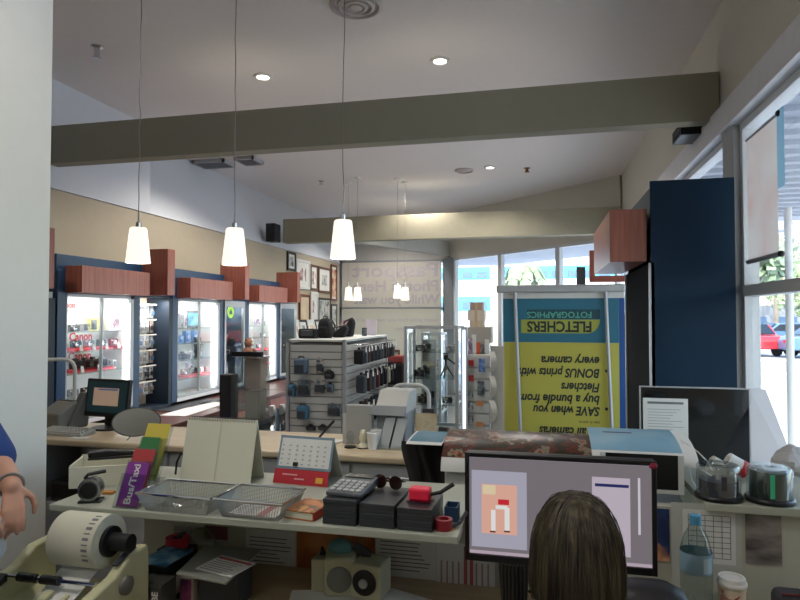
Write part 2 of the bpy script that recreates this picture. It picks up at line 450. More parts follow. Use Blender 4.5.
for k in range(52): b.bb(XR + .14, 4.0, -6 + k * .3, -6 + k * .3 + .1, 3.06, 3.101)
struct(b.obj('awning_side', aw))
awn([(XR + .16, 10.25, 3.0), (XR + 2.4, 10.25, 3.0), (XR + 2.4, 11.4, 3.0), (-.9, 15.8, 3.0), (-7, 15.8, 3.0), (-7, 13.45, 3.0), (-1.85, 13.45, 3.0)], 'awning_corner')
tag(B().cyl((0, 0, 0), (0, 0, 3.2), .045, n=18).obj('awning_post', white, loc=(*PY(791, 400, 8.6)[:2], GZ + .08)), 'pale round awning post on the footpath outside the right window', 'post')
def building(name, label, x, y, w, dpt, h, bands, rz=0, wall='#d5d8da', bandc='#3f9fb0', nw=9):
    r = thing(name, label, 'building', (x, y, GZ), rz)
    wm = mat('render_' + wall, wall, .8); bm_ = mat('band_' + bandc, bandc, .5); gm = mat('far_window_glass', '#3f5c7c', .3)
    B().bb(-w / 2, w / 2, 0, dpt, 0, h).obj('wall', wm, r)
    B().bb(-w / 2 - .3, w / 2 + .3, -.3, dpt + .3, h, h + .3).obj('parapet', wm, r)
    for z0, z1 in bands:
        q = B().bb(-w / 2, w / 2, -.08, 0, z0, z1).obj('band', bm_, r)
        n = nw
        for k in range(n):
            xx = -w / 2 + w * (k + .5) / n
            B().bb(xx - w / n * .36, xx + w / n * .36, -.12, -.08, z0 + .1, z0 + (z1 - z0) * .62).obj('window', gm, q)
    return r
building('office_building', 'white building with turquoise window bands beyond the diagonal shop front', -1.5, 46, 24, 10, 7.5, ((4.55, 5.5), (2.2, 3.3)), nw=22)
building('shop_building', 'pale building with shopfronts across the street beyond the right window', 19.5, 50, 14, 10, 5.2, ((.4, 2.6),), wall='#d9c9b4', bandc='#7c8288', nw=7)
bark = mat('bark', '#8d8478', .9, scale=30, var=.2, bump=.5)
def leafm(n, c): return mat(n, c, .6, var=.35, scale=3)
def palm(x, y, h, label):
    r = thing('palm_tree', label, 'tree', (x, y, GZ)); rng = random.Random(int(x * 10))
    b = B(); b.tube([(0, 0, 0), (.03, 0, h * .35), (.0, .04, h * .7), (.05, 0, h)], [.24, .2, .18, .15], 14); b.obj('trunk', bark, r, smooth=True)
    b = B()
    for k in range(9):
        a = k * 2.4; L = rng.uniform(.7, 1.1); pts = []
        for i in range(7):
            t = i / 6; pts.append(Vector((math.cos(a) * L * t, math.sin(a) * L * t, h + .9 * t - 1.9 * t * t)))
        for i in range(6):
            p, q = pts[i], pts[i + 1]; w = (.35 * math.sin(PI * (i + .7) / 7)); s = Vector((-math.sin(a), math.cos(a), 0)) * w
            b._add([p, q, q + s + Vector((0, 0, -.15)), p + s + Vector((0, 0, -.15)), q - s + Vector((0, 0, -.15)), p - s + Vector((0, 0, -.15))], [(0, 1, 2, 3), (0, 5, 4, 1)])
    b.obj('fronds', leafm('palm_leaf', '#6f8260'), r)
q = PY(495, 300, 21); palm(q.x, q.y, 5.6, 'palm trunk standing outside beyond the left diagonal window pane')
q = PY(524, 300, 25); palm(q.x, q.y, 3.9, 'smaller palm with drooping fronds seen above the banner')
def tree(x, y, h, R, label, c):
    r = thing('street_tree', label, 'tree', (x, y, GZ)); rng = random.Random(int(x * 7 + y))
    b = B(); b.tube([(0, 0, 0), (.05, 0, h * .4), (0, .1, h * .7)], [.2, .15, .08], 10)
    for k in range(5):
        a = k * 1.3; b.tube([(0, 0, h * .45), (math.cos(a) * R * .5, math.sin(a) * R * .5, h * .75)], [.08, .03], 6)
    b.obj('trunk', bark, r, smooth=True)
    b = B()
    for k in range(700):
        u = rng.uniform(-1, 1); a = rng.uniform(0, 2 * PI); rr = rng.random() ** .4; s = math.sqrt(1 - u * u)
        p = Vector((R * rr * s * math.cos(a), R * rr * s * math.sin(a), h * .75 + R * .8 * rr * u))
        d1 = Vector((rng.gauss(0, 1), rng.gauss(0, 1), rng.gauss(0, 1))).normalized() * .2; d2 = d1.orthogonal().normalized() * .13
        b._add([p - d1, p + d2, p + d1, p - d2], [(0, 1, 2, 3)])
    b.obj('crown', leafm(c, c), r)
q = PY(752, 300, 19); tree(q.x, q.y, 4.6, 1.1, 'green street tree at the left edge of the right window', '#7d8f74')
q = PY(803, 300, 42); tree(q.x, q.y, 5.0, 2.4, 'leafy street tree behind the parked cars at right', '#879a72')
q = PY(775, 262, 46); tree(q.x, q.y, 9.5, 3.2, 'tall pale tree rising behind the shops across the street', '#a3ad92')
tyre = mat('tyre', '#1a1a1c', .8)
def car(x, y, rz, col, label):
    r = thing('car', label, 'car', (x, y, GZ), rz)
    pm = mat('car_paint_' + col, col, .25, coat=.6)
    prof = [(-2.1, .35), (-2.12, .75), (-1.9, .92), (-1.3, .98), (-.75, 1.42), (.75, 1.45), (1.35, 1.0), (2.0, .85), (2.12, .6), (2.05, .33)]
    B().prism([(a, -.82, c) for a, c in prof], (0, 1.64, 0)).obj('body', pm, r, bevel=.06)
    gm = mat('car_glass', '#1d2730', .1)
    for s in (-1, 1): B().prism([(-1.12, s * .825, 1.0), (-.7, s * .825, 1.36), (.7, s * .825, 1.38), (1.15, s * .825, 1.02)], (0, s * .008, 0)).obj('side_window', gm, r)
    B().prism([(1.33, -.7, 1.03), (.8, -.62, 1.43), (.8, .62, 1.43), (1.33, .7, 1.03)], (.02, 0, .02)).obj('windscreen', gm, r)
    B().prism([(-1.33, -.7, 1.0), (-.8, -.62, 1.42), (-.8, .62, 1.42), (-1.33, .7, 1.0)], (-.02, 0, .02)).obj('rear_window', gm, r)
    for sx in (-1.3, 1.3):
        for sy in (-1, 1):
            w = B().lathe([(.1, -.1), (.31, -.1), (.33, -.06), (.33, .06), (.31, .1), (.1, .1)], (sx, sy * .78, .33), 20, 'Y').obj('wheel', tyre, r, smooth=True)
            B().lathe([(0, .1), (.2, .1), (.18, .115), (0, .12)] if sy > 0 else [(0, -.1), (.2, -.1), (.18, -.115), (0, -.12)], (sx, sy * .78, .33), 14, 'Y').obj('hubcap', alu, w)
    for s in (-.6, .6):
        B().box((2.08, s, .68), (.08, .3, .12)).obj('headlight', white, r); B().box((-2.1, s, .74), (.06, .3, .12)).obj('tail_light', red, r)
q = PY(774, 330, 38); car(q.x + .6, q.y, .1, '#3d5f86', 'blue car parked across the street beyond the right window')
q = PY(744, 330, 32); car(q.x - .0, q.y, 1.75, '#a3262b', 'red car at the left edge of the right window')
q = PY(801, 330, 30); car(q.x + 1.2, q.y, .05, '#4e6d8c', 'slate blue car at the right edge of the picture')
# window poster + blind
q0 = PX(747, 148, XR - .03); q1 = PX(777, 134, XR - .03)
pz0, pz1 = PX(749, 262, XR - .03).z, 2.78
yb, ya = q0.y, q1.y
pinkw = ramp_mat('poster_paper', [(.4, '#ebe6e2'), (.6, '#e9dfdb'), (.75, '#e6cfca')], 3.2, 2, .9)
r = thing('window_poster', 'white paper poster on a dowel hanging inside the right window', 'poster', (XR - .03, (ya + yb) / 2, pz0))
hw = (yb - ya) / 2
tr = pinkw; nt = tr.node_tree
tl = nt.nodes.new('ShaderNodeBsdfTranslucent'); mx = nt.nodes.new('ShaderNodeMixShader'); mx.inputs[0].default_value = .6
nt.links.new(next(n_ for n_ in nt.nodes if n_.type == 'VALTORGB').outputs[0], tl.inputs['Color'])
nt.links.new(nt.nodes['Principled BSDF'].outputs[0], mx.inputs[1]); nt.links.new(tl.outputs[0], mx.inputs[2]); nt.links.new(mx.outputs[0], nt.nodes['Material Output'].inputs['Surface'])
B().bb(-.001, .0, -hw, hw, 0, pz1 - pz0).obj('sheet', tr, r)
B().cyl((0, -hw - .02, 0), (0, hw + .01, 0), .014, n=14).obj('lower_dowel', alug, r)
B().cyl((0, -hw - .02, pz1 - pz0), (0, hw + .01, pz1 - pz0), .008, n=10).obj('upper_dowel', alug, r)
for z in (0, pz1 - pz0): B().ball((0, -hw - .03, z), .018, 10, 8).obj('end_cap', blk, r)
bluem = mat('poster_blue', '#b4cfdc', .8); n_ = bluem.node_tree; t_ = n_.nodes.new('ShaderNodeBsdfTranslucent'); t_.inputs['Color'].default_value = lin('#b8d4e0'); x_ = n_.nodes.new('ShaderNodeMixShader'); x_.inputs[0].default_value = .6
n_.links.new(n_.nodes['Principled BSDF'].outputs[0], x_.inputs[1]); n_.links.new(t_.outputs[0], x_.inputs[2]); n_.links.new(x_.outputs[0], n_.nodes['Material Output'].inputs['Surface'])
B().bb(-.001, .0, -hw - .1, -hw - .001, .35, pz1 - pz0 + .02).obj('side_strip', bluem, r)
def blind(name, label, x0, x1, z0, z1, y, col):
    r = thing(name, label, 'blind', ((x0 + x1) / 2, y, z0)); w = (x1 - x0) / 2
    m = mat('blind_' + col, col, .9, var=.03)
    nt = m.node_tree; b_ = nt.nodes['Principled BSDF']; o = nt.nodes['Material Output']
    tl = nt.nodes.new('ShaderNodeBsdfTranslucent'); tl.inputs['Color'].default_value = lin('#e8dfcf'); mx = nt.nodes.new('ShaderNodeMixShader'); mx.inputs[0].default_value = .35
    nt.links.new(b_.outputs[0], mx.inputs[1]); nt.links.new(tl.outputs[0], mx.inputs[2]); nt.links.new(mx.outputs[0], o.inputs['Surface'])
    B().bb(-w, w, -.001, .001, 0, z1 - z0).obj('screen', m, r)
    B().cyl((-w, 0, 0), (w, 0, 0), .014, n=10).obj('bottom_rail', alug, r)
    return r
bx0, bx1 = -4.36, -2.1
r = blind('window_blind', 'cream upper window blind showing mirrored Passport lettering at the far end', bx0, bx1, 1.885, 2.9, 13.2, '#c9c3ba')
lm = mat('faint_lilac_print', '#bab1b6', .9)
for s, px, py, sz in (('Passport', 439, 270, .42), ('Photos Here', 439, 286, .34), ('While you wait', 439, 299.5, .28)):
    q = PY(px, py, 13.19)
    t = text('lettering', s, sz, lm, r, (q.x - r.location.x, -.004, q.z - 1.885), FACE, .0004, 'LEFT', mirror=True, bold=.008)
    t.location.x = min(t.location.x, bx1 - r.location.x - .02)
    w = max(v.co.x for v in t.data.vertices) - min(v.co.x for v in t.data.vertices)
    k = 1.95 / w; t.data.transform(Matrix.Diagonal((k, 1, 1, 1)))
r = blind('window_blind', 'cream lower window blind with small faded print at the far end', bx0, bx1, .36, 1.865, 13.2, '#c8c4b8')
for k, s in enumerate(('instant prints from your memory card', 'we copy old photos')):
    q = PY(436, 320 + k * 9, 13.19); t = text('lettering', s, .12, lm, r, (bx1 - r.location.x - .06, -.004, q.z - .36), FACE, .0004, 'LEFT', mirror=True)
q = PY(347, 327, 13.19); B().cyl((q.x - r.location.x, -.005, q.z - .36), (q.x - r.location.x, -.0035, q.z - .36), .17, n=28).obj('round_logo', mat('faded_pink_print', '#c9a3a0', .9), r)
# ------------------------------------------------------------ wall cases
XF = -4.04
SH = (1.555, 1.375, 1.175, .955)
lampw = emis('case_tube', '#ffffff', 2.2)
wback = mat('case_back_white', '#e4e4e4', .5, var=.02)
def area(p, e, sx, sy, rot, col=(1, .98, .96)):
    l = bpy.data.lights.new('area', 'AREA'); l.shape = 'RECTANGLE'; l.size = sx; l.size_y = sy; l.energy = e; l.color = col
    o = bpy.data.objects.new('area_lamp', l); COL.objects.link(o); o.location = p; o.rotation_euler = rot; return o
def case(y0, y1, l, ytop0, ytop1):
    w = y1 - y0; r = thing('display_cabinet', l, 'display cabinet', (XF, y0, 0), group='lit wall cabinets')
    b = B()
    b.bb(-.41, 0, -.105, 0, .72, 2.1); b.bb(-.41, 0, w, w + .1, .72, 2.1)
    b.bb(-.41, -.02, ytop0 - y0, ytop1 - y0, 2.1, 2.24); b.bb(-.41, 0, 0, w, 1.9, 2.1)
    b.obj('carcass', navy, r, bevel=.003)
    b = B(); b.bb(-.41, -.4, 0, w, .76, 1.9); b.bb(-.4, -.0, 0, w, .72, .76); b.bb(-.4, -.002, 0, .008, .76, 1.9); b.bb(-.4, -.05, w - .008, w, .76, 1.9)
    b.obj('lining', wback, r)
    for z in SH: B().bb(-.39, -.06, .012, w - .012, z - .008, z).obj('shelf', gls, r)
    B().bb(0.0, .17, -.02, w + .02, 1.905, 2.14).obj('fascia', cherry_c, r, bevel=.003)
    b = B(); b.bb(-.03, 0, w - .05, w, .76, 1.9); b.bb(-.03, 0, 0, w, .76, .79); b.bb(-.03, 0, 0, .012, .76, 1.9); b.bb(-.03, 0, 0, w, 1.87, 1.9); b.bb(-.03, 0, w / 2 - .006, w / 2 + .006, .79, 1.87)
    b.obj('door_frame', alu, r)
    B().bb(-.018, -.013, .012, w - .05, .79, 1.87).obj('door_pane', gl, r)
    B().cyl((-.06, w - .03, .8), (-.06, w - .03, 1.86), .012, n=10).obj('light_tube', lampw, r)
    B().cyl((-.06, .05, 1.88), (-.06, w - .05, 1.88), .01, n=10).obj('light_tube', lampw, r)
    area((XF - .12, y0 + w / 2, 1.885), 5, .1, w * .8, (0, .4, 0))
    area((XF - .06, y1 - .06, 1.32), 5.5, 1.0, .05, (PI / 2, PI / 2, -.6))
    return r
cherry_c = wood('cherry_fascia', '#80443a', '#9c5c4c', 'Z', 5)
for m_ in (cherry, cherry_c):
    bs = m_.node_tree.nodes['Principled BSDF']; bs.inputs['Coat Weight'].default_value = .15; bs.inputs['Coat Roughness'].default_value = .25; bs.inputs['Roughness'].default_value = .35
case(4.57, 5.48, 'lit white display cabinet with red camera risers, nearest of three on the left wall', 4.47, 5.64)
case(6.26, 7.20, 'lit white display cabinet with blue boxes, middle of three on the left wall', 6.2, 7.35)
case(8.01, 8.96, 'lit white display cabinet farthest along the left wall', 7.9, 9.1)
def tower(y0, y1, l, xf=-3.77):
    r = tag(B().bb(0, xf + 4.13, 0, y1 - y0, 1.917, 2.4).obj('timber_fin', cherry, loc=(-4.13, y0, 0), bevel=.003), l, 'sign block', 'cherry fins between the cabinets')
tower(4.02, 4.13, 'cherry timber block on the left wall, partly hidden by the white partition')
tower(5.65, 5.78, 'cherry timber block after the nearest lit cabinet')
tower(7.36, 7.48, 'cherry timber block after the middle lit cabinet')
tower(9.13, 9.25, 'cherry timber block after the farthest lit cabinet, beside the picture frames')
# dark unit hidden by the partition
r = thing('wall_cabinet', 'dark navy wall unit at the edge of the white partition', 'cabinet', (XF, 3.0, 0))
B().bb(-.41, 0, 0, 1.44, .72, 1.85).obj('carcass', navyd, r); B().bb(-.0, .1, 0, 1.3, 1.85, 1.9).obj('light_rail', lgrey, r)
# narrow showcases
def showcase(y0, y1, l):
    w = y1 - y0; r = thing('glass_showcase', l, 'display cabinet', (XF, y0, 0))
    b = B(); b.bb(-.41, 0, -.012, 0, .72, 1.9); b.bb(-.41, 0, w, w + .012, .72, 1.9); b.bb(-.41, -.4, 0, w, .72, 1.9); b.bb(-.41, 0, 0, w, .7, .74); b.bb(-.41, 0, 0, w, 1.88, 1.915)
    b.obj('carcass', mat('blue_grey_laminate', '#3b4c5e', .5), r)
    b = B(); b.bb(-.02, .012, -.012, .03, .74, 1.9); b.bb(-.02, .012, w - .03, w + .012, .74, 1.9); b.bb(-.02, .012, .03, w - .03, 1.82, 1.9); b.bb(-.02, .012, .03, w - .03, .74, .78)
    b.obj('door_frame', alu, r)
    for z in SH + (1.72,): B().bb(-.39, -.03, .0, w, z - .008, z).obj('shelf', gls, r)
    B().bb(-.006, -.001, .03, w - .03, .78, 1.82).obj('door_pane', gl, r)
    return r
showcase(7.32, 7.86, 'narrow glass showcase with the neon green round sign'); showcase(9.08, 9.73, 'narrow glass showcase beside the framed pictures')
area((XF - .1, 7.6, 1.87), 4, .1, .4, (0, .3, 0)); area((XF - .1, 9.4, 1.87), 4, .1, .4, (0, .3, 0))
q = PX(232, 312, XF - .03)
r = thing('neon_sign', 'neon green round sign with a black arrow inside the narrow showcase', 'sign', (XF - .05, q.y, q.z))
B().lathe([(0, -.002), (.085, -.002), (.085, .002), (0, .002)], n=28, axis='X').obj('disc', mat('neon_green', '#b6f01e', .5, emit='#b6f01e', es=.25), r)
B().prism([(.0025, -.035, -.03), (.0025, .035, -.03), (.0025, .035, .0), (.0025, .0, .04), (.0025, -.035, .0)], (.001, 0, 0)).obj('arrow', blk, r)
# ---- small products
def cambody(name='camera'):
    pass
def mkcam(label, col='#1b1b1e', slr=False, s=1.0, group=None, accent=None):
    r = thing('camera', label, 'camera', (0, 0, 0), group=group)
    cm = mat('camera_' + col, col, .4); W_, H, D = (.13, .085, .05) if slr else (.1, .058, .026)
    W_ *= s; H *= s; D *= s
    b = B(); b.bb(-D / 2, D / 2, -W_ / 2, W_ / 2, 0, H)
    b.bb(D / 2, D / 2 + .012 * s, W_ * .28, W_ * .5, .004, H * .95)
    if slr: b.prism([(-D * .45, -W_ * .18, H), (-D * .45, W_ * .18, H), (-D * .45, W_ * .12, H + .028 * s), (-D * .45, -W_ * .12, H + .028 * s)], (D, 0, 0))
    b.obj('body', cm, r, bevel=.005 * s)
    L = (.09 if slr else .02) * s; R_ = (.036 if slr else .022) * s
    ln = B().lathe([(R_ * .3, D / 2 - .001), (R_, D / 2), (R_, D / 2 + L * .55), (R_ * .92, D / 2 + L * .6), (R_ * .92, D / 2 + L), (R_ * .75, D / 2 + L), (R_ * .6, D / 2 + L * .9), (0, D / 2 + L * .85)], (0, -.01 * s, H * .48), 18, 'X', caps=False).obj('lens', blk if slr else chrome, r, smooth=True)
    B().cyl((0, W_ * .33, H), (0, W_ * .33, H + .008 * s), .009 * s, n=10).obj('shutter_button', chrome, r)
    if not slr: B().bb(D / 2, D / 2 + .002, -W_ * .42, -W_ * .25, H * .72, H * .9).obj('flash', white, r)
    return r
PROTO = {}
def put_cam(label, loc, kind='black', rz=0, group=None):
    spec = dict(black=('#1b1b1e', False), silver=('#8f9296', False), slr=('#161618', True), redc=('#8c2430', False), pinkc=('#c9a0a8', False), grey=('#55585c', False))[kind]
    if kind not in PROTO:
        PROTO[kind] = mkcam(label, *spec, s=1.1 if not spec[1] else .85); r = PROTO[kind]; r.location = loc; r.rotation_euler.z = rz
        if group: r['group'] = group
        return r
    r = dup(PROTO[kind], loc, rz, label)
    if group: r['group'] = group
    elif 'group' in r: del r['group']
    return r
def prod(name, label, cat, loc, sz, m, front=None, group=None, rz=0):
    """small carton: body with a printed front panel facing +X"""
    x, y, z = sz
    r = thing(name, label, cat, loc, rz, group)
    B().bb(-x / 2, x / 2, -y / 2, y / 2, 0, z).obj('carton', m, r, bevel=.002)
    if front: B().bb(x / 2, x / 2 + .0015, -y * .42, y * .42, z * .12, z * .88).obj('printed_front', front, r)
    return r
def stand(label, loc, w, m=None, h=.03):
    return tag(B().prism([(-.07, -w / 2, 0), (.08, -w / 2, 0), (.08, -w / 2, h * .5), (-.07, -w / 2, h)], (0, w, 0)).obj('camera_riser', m or mat('riser_red', '#e02838', .5), loc=loc), label, 'display stand', 'red camera risers')
def tagcard(label, loc):
    return tag(B().prism([(0, -.018, 0), (.012, -.018, 0), (0, -.018, .055)], (0, .036, 0)).obj('price_card', white, loc=loc), label, 'price card', 'price cards in the cabinets')
XM = -4.24
def Yc(px, py=350, x=XM): return PX(px, py, x).y
dark_pr = ramp_mat('dark_print', [(.3, '#2c3038'), (.5, '#5f6a72'), (.7, '#a7aeb2')], 18)
blue_pr = ramp_mat('blue_print', [(.3, '#1d3f86'), (.5, '#4d76c0'), (.75, '#c9d8ea')], 14)
teal_pr = ramp_mat('teal_print', [(.3, '#2c4d5c'), (.5, '#4a96b0'), (.75, '#a3c7c4')], 7)
pur_pr = ramp_mat('purple_print', [(.35, '#e9e4ea'), (.5, '#b694ae'), (.6, '#4d5258'), (.7, '#d8a0ac')], 13)
yel_pr = ramp_mat('yellow_print', [(.3, '#c9c26a'), (.6, '#e6e0a0'), (.75, '#6a6a52')], 22)
mix_pr = ramp_mat('mixed_print', [(.3, '#2b2d33'), (.45, '#8e949a'), (.55, '#c4bfb6'), (.65, '#7a3a34'), (.8, '#d9d6d0')], 26)
cA = 'the nearest lit cabinet'; cBt = 'the middle lit cabinet'; cC = 'the farthest lit cabinet'
# nearest cabinet
put_cam('small black camera at the left of the top shelf in ' + cA, (XM, Yc(73), SH[0]), 'grey')
prod('product_box', 'small grey carton on the top shelf in ' + cA, 'box', (XM, Yc(83), SH[0]), (.06, .06, .075), lgrey, dark_pr)
prod('product_box', 'yellow carton, left of the pair on the top shelf in ' + cA, 'box', (XM, Yc(91), SH[0]), (.06, .085, .12), yel_pr, dark_pr)
prod('product_box', 'yellow carton with dark front, right of the pair in ' + cA, 'box', (XM - .02, Yc(98.5), SH[0]), (.06, .09, .13), yel_pr, yel_pr)
prod('product_box', 'white and purple printed box, right end of the top shelf in ' + cA, 'box', (XM, Yc(112), SH[0]), (.06, .19, .2), white, pur_pr)
stand('long red riser on the second shelf of ' + cA, (XM, (Yc(68) + Yc(106)) / 2, SH[1]), Yc(106) - Yc(68))
stand('short red riser at the right of the second shelf of ' + cA, (XM, Yc(116), SH[1]), .1)
for px, k, n in ((75, 'black', 'first'), (88, 'silver', 'second'), (101, 'grey', 'third'), (113, 'redc', 'fourth')):
    put_cam('compact camera, %s from the left on the red second shelf of %s' % (n, cA), (XM, Yc(px), SH[1] + .031), k)
    tagcard('price card by the %s camera on the second shelf of %s' % (n, cA), (XM + .085, Yc(px - 2), SH[1] + .002))
stand('long red riser on the third shelf of ' + cA, (XM, (Yc(68) + Yc(108)) / 2, SH[2]), Yc(108) - Yc(68))
for px, k, n in ((77, 'slr', 'first'), (86, 'slr', 'second'), (94, 'slr', 'third'), (103, 'slr', 'fourth')):
    put_cam('black SLR camera, %s from the left on the third shelf of %s' % (n, cA), (XM - .02, Yc(px), SH[2] + .031), k)
    if n in ('first', 'third'): tagcard('white price card in front of the %s SLR of %s' % (n, cA), (XM + .09, Yc(px - 3), SH[2] + .002))
prod('product_box', 'small white carton at the right of the third shelf in ' + cA, 'box', (XM, Yc(113), SH[2]), (.05, .05, .08), white, dark_pr)
put_cam('silver compact camera on the lowest shelf of %s, behind the monitor' % cA, (XM, Yc(73), SH[3]), 'silver')
put_cam('black compact camera on the lowest shelf of %s, behind the monitor' % cA, (XM, Yc(86), SH[3]), 'black')
for (px, py, n, sz) in ((71.5, 305, 'cropped red brand sign at the upper left of ', .075), (85.5, 337, 'red Canon brand sign above the second shelf of ', .105), (84.5, 356.5, 'red Canon brand sign above the third shelf of ', .105)):
    q = PX(px, py, XM - .1)
    r = thing('brand_sign', n + cA, 'sign', (XL + .065, q.y, q.z))
    B().bb(-.002, .002, -sz * 1.6, sz * 1.6, -sz * .55, sz * .5).obj('card', white, r)
    text('lettering', 'Canon', sz * 1.1, mat('sign_red', '#c01824', .5), r, (.003, 0, 0), FACEX, .0006, bold=.004)
# middle cabinet
prod('product_box', 'tall slim grey carton at the left of the top shelf in ' + cBt, 'box', (XM, Yc(180.5), SH[0]), (.05, .05, .17), lgrey, mix_pr)
prod('product_box', 'tall narrow pink carton on the top shelf in ' + cBt, 'box', (XM, Yc(184), SH[0]), (.05, .04, .2), white, pur_pr)
prod('picture_box', 'teal picture box on the top shelf in ' + cBt, 'picture', (XM - .05, Yc(195), SH[0]), (.03, .27, .21), dgrey, teal_pr)
q = PX(216, 311, XM + .1)
prod('hanging_card', 'blue and orange card hung at the right of ' + cBt, 'card', (XF - .1, q.y, q.z - .1), (.004, .14, .22), mat('orange_card', '#c98a5a', .6), blue_pr)
for px, n, h in ((181.5, 'left', .09), (188.5, 'middle', .14), (196, 'right', .14)):
    prod('product_box', 'blue carton, %s one of three on the second shelf in %s' % (n, cBt), 'box', (XM - .03, Yc(px), SH[1]), (.06, .1, h), mat('pale_blue', '#7f9cc8', .6), blue_pr)
put_cam('black camera before the blue cartons in ' + cBt, (XM + .08, Yc(197, 341, XM + .08), SH[1]), 'black')
put_cam('black camera at the left of the third shelf in ' + cBt, (XM, Yc(182), SH[2]), 'slr')
prod('product_box', 'pinkish carton on the third shelf in ' + cBt, 'box', (XM, Yc(189), SH[2]), (.04, .05, .1), white, pur_pr)
r = thing('camera_lens', 'tall dark camera lens on the third shelf in ' + cBt, 'lens', (XM, Yc(198), SH[2]))
B().lathe([(.055, 0), (.055, .02), (.045, .03), (.045, .12), (.05, .13), (.05, .17), (.03, .175)], n=22).obj('barrel', mat('lens_grey', '#3f3a38', .5), r, smooth=True)
B().lathe([(.0505, .06), (.0525, .062), (.0525, .1), (.0505, .102)], n=22, caps=False).obj('zoom_ring', blk, r)
stand('long red riser on the lowest shelf of ' + cBt, (XM, (Yc(182) + Yc(212)) / 2, SH[3]), Yc(212) - Yc(182))
for px, k, n in ((184, 'redc', 'first'), (192.5, 'slr', 'second'), (200, 'pinkc', 'third'), (207, 'redc', 'fourth')):
    put_cam('camera on the red riser of %s, %s from the left' % (cBt, n), (XM, Yc(px), SH[3] + .031), k)
prod('product_box', 'pale lilac carton behind the cameras on the lowest shelf of ' + cBt, 'box', (XM - .1, Yc(189, 350, XM - .1), SH[3]), (.04, .1, .15), mat('lilac', '#b7b3cc', .6), pur_pr)
# farthest cabinet
prod('product_box', 'pink and grey printed box on the top shelf in ' + cC, 'box', (XM, Yc(255), SH[0] + .0), (.06, .25, .12), white, pur_pr)
put_cam('silver camera on the top shelf in ' + cC, (XM, Yc(266), SH[0]), 'silver')
put_cam('dark camera on the second shelf in ' + cC, (XM, Yc(268), SH[1]), 'grey')
put_cam('small silver camera at the left of the second shelf in ' + cC, (XM, Yc(262), SH[1]), 'silver')
stand('red riser on the third shelf of ' + cC, (XM, (Yc(252) + Yc(266)) / 2, SH[2]), Yc(266) - Yc(252))
put_cam('large dark camera on the third shelf in ' + cC, (XM, Yc(267.5), SH[2]), 'slr')
put_cam('red camera on the riser of the third shelf in ' + cC, (XM, Yc(258), SH[2] + .031), 'redc')
stand('red riser on the lowest shelf of ' + cC, (XM, (Yc(258) + Yc(271)) / 2, SH[3]), Yc(271) - Yc(258))
put_cam('silver camera on the lowest shelf in ' + cC, (XM, Yc(260), SH[3] + .031), 'silver'); put_cam('black camera on the lowest shelf in ' + cC, (XM, Yc(265), SH[3] + .031), 'black')
prod('product_box', 'blue grey carton on the floor of ' + cC, 'box', (XM, Yc(260), .762), (.08, .16, .14), mat('slate_box', '#6d8796', .6), teal_pr)
# contents of narrow showcases
for i, (y, z, k) in enumerate(((7.6, SH[1], 'grey'), (7.76, SH[1], 'black'), (7.58, SH[2], 'slr'), (7.74, SH[2], 'silver'), (7.66, SH[3], 'black'))):
    put_cam('camera in the green sign showcase, %s from the top left' % ORD[i], (XM, y, z), k)
for i, (y, z, k) in enumerate(((9.4, SH[0], 'silver'), (9.58, SH[0], 'grey'), (9.4, SH[1], 'silver'), (9.6, SH[1], 'black'), (9.5, SH[2], 'slr'))):
    put_cam('camera in the showcase by the framed pictures, %s from the top left' % ORD[i], (XM, y, z), k)
r = thing('teddy_bear', 'small brown plush bear in front of the farthest lit cabinet', 'toy', (XF + .12, PX(248, 345, XF + .12).y, 1.02))
b = B(); b.ball((0, 0, .17), (.07, .075, .1)); b.ball((.01, 0, .31), (.06, .065, .06)); b.ball((0, .05, .36), .022, 10, 8); b.ball((0, -.05, .36), .022, 10, 8)
for s in (-1, 1): b.ball((.04, s * .07, .2), (.06, .03, .03)); b.ball((.06, s * .05, .09), (.08, .035, .035))
b.obj('body', mat('plush_brown', '#8a5f4c', .95), r, smooth=True); B().ball((.068, 0, .3), (.02, .03, .022), 10, 8).obj('muzzle', cream, r, smooth=True)
B().cyl((0, 0, -.3), (0, 0, .075), .05, n=18).obj('pedestal', alu, r)
# pegboard niche
ny0, ny1 = 5.59, 6.09
r = thing('pegboard_niche', 'narrow pegboard niche hung with blister packs between the first two lit cabinets', 'display unit', (XF, ny0, 0))
w = ny1 - ny0
B().bb(-.3, -.285, 0, w, .72, 1.9).obj('pegboard', ramp_mat('peg_beige', [(.3, '#b9a594'), (.7, '#c9bbaa')], 20), r)
b = B(); b.bb(-.41, 0, w, w + .055, .7, 1.9); b.bb(-.41, 0, -.0, w, .69, .72); b.bb(-.41, -.3, 0, w, .72, 1.9); b.obj('side_panel', navyd, r)
B().bb(-.41, 0.0, .0, w, 1.9, 1.915).obj('header', navyd, r)
ROWZ = (1.8, 1.635, 1.47, 1.3, 1.13, .96, .79)
railm = mat('price_rail', '#d6d0c4', .5)
packm = [ramp_mat('pack_%d' % k, st, 30) for k, st in enumerate(([(.35, '#54606a'), (.5, '#c0c0bc'), (.7, '#7d8d96')], [(.35, '#26282c'), (.55, '#7f8488'), (.75, '#d0cdc6')], [(.35, '#8d9aa6'), (.6, '#dcdad6'), (.7, '#4a6fa0')], [(.35, '#7e2a28'), (.55, '#b0a9a0'), (.75, '#2d2d30')]))]
protoP = None
def pack(label, loc, m, group, sz=(.03, .092, .135), rz=0):
    """blister pack: a card with a clear bulge, hanging from a hook"""
    x, y, z = sz
    r = thing('blister_pack', label, 'blister pack', loc, rz, group)
    B().bb(0, .003, -y / 2, y / 2, -z, 0).obj('card', m, r)
    B().bb(.003, x * .5, -y * .3, y * .3, -z * .75, -z * .4).obj('product', random.choice((dgrey, lgrey, mat('pack_product_blue', '#5a7390', .6), mat('pack_product_tan', '#8f857a', .6))), r, bevel=.004)
    return r
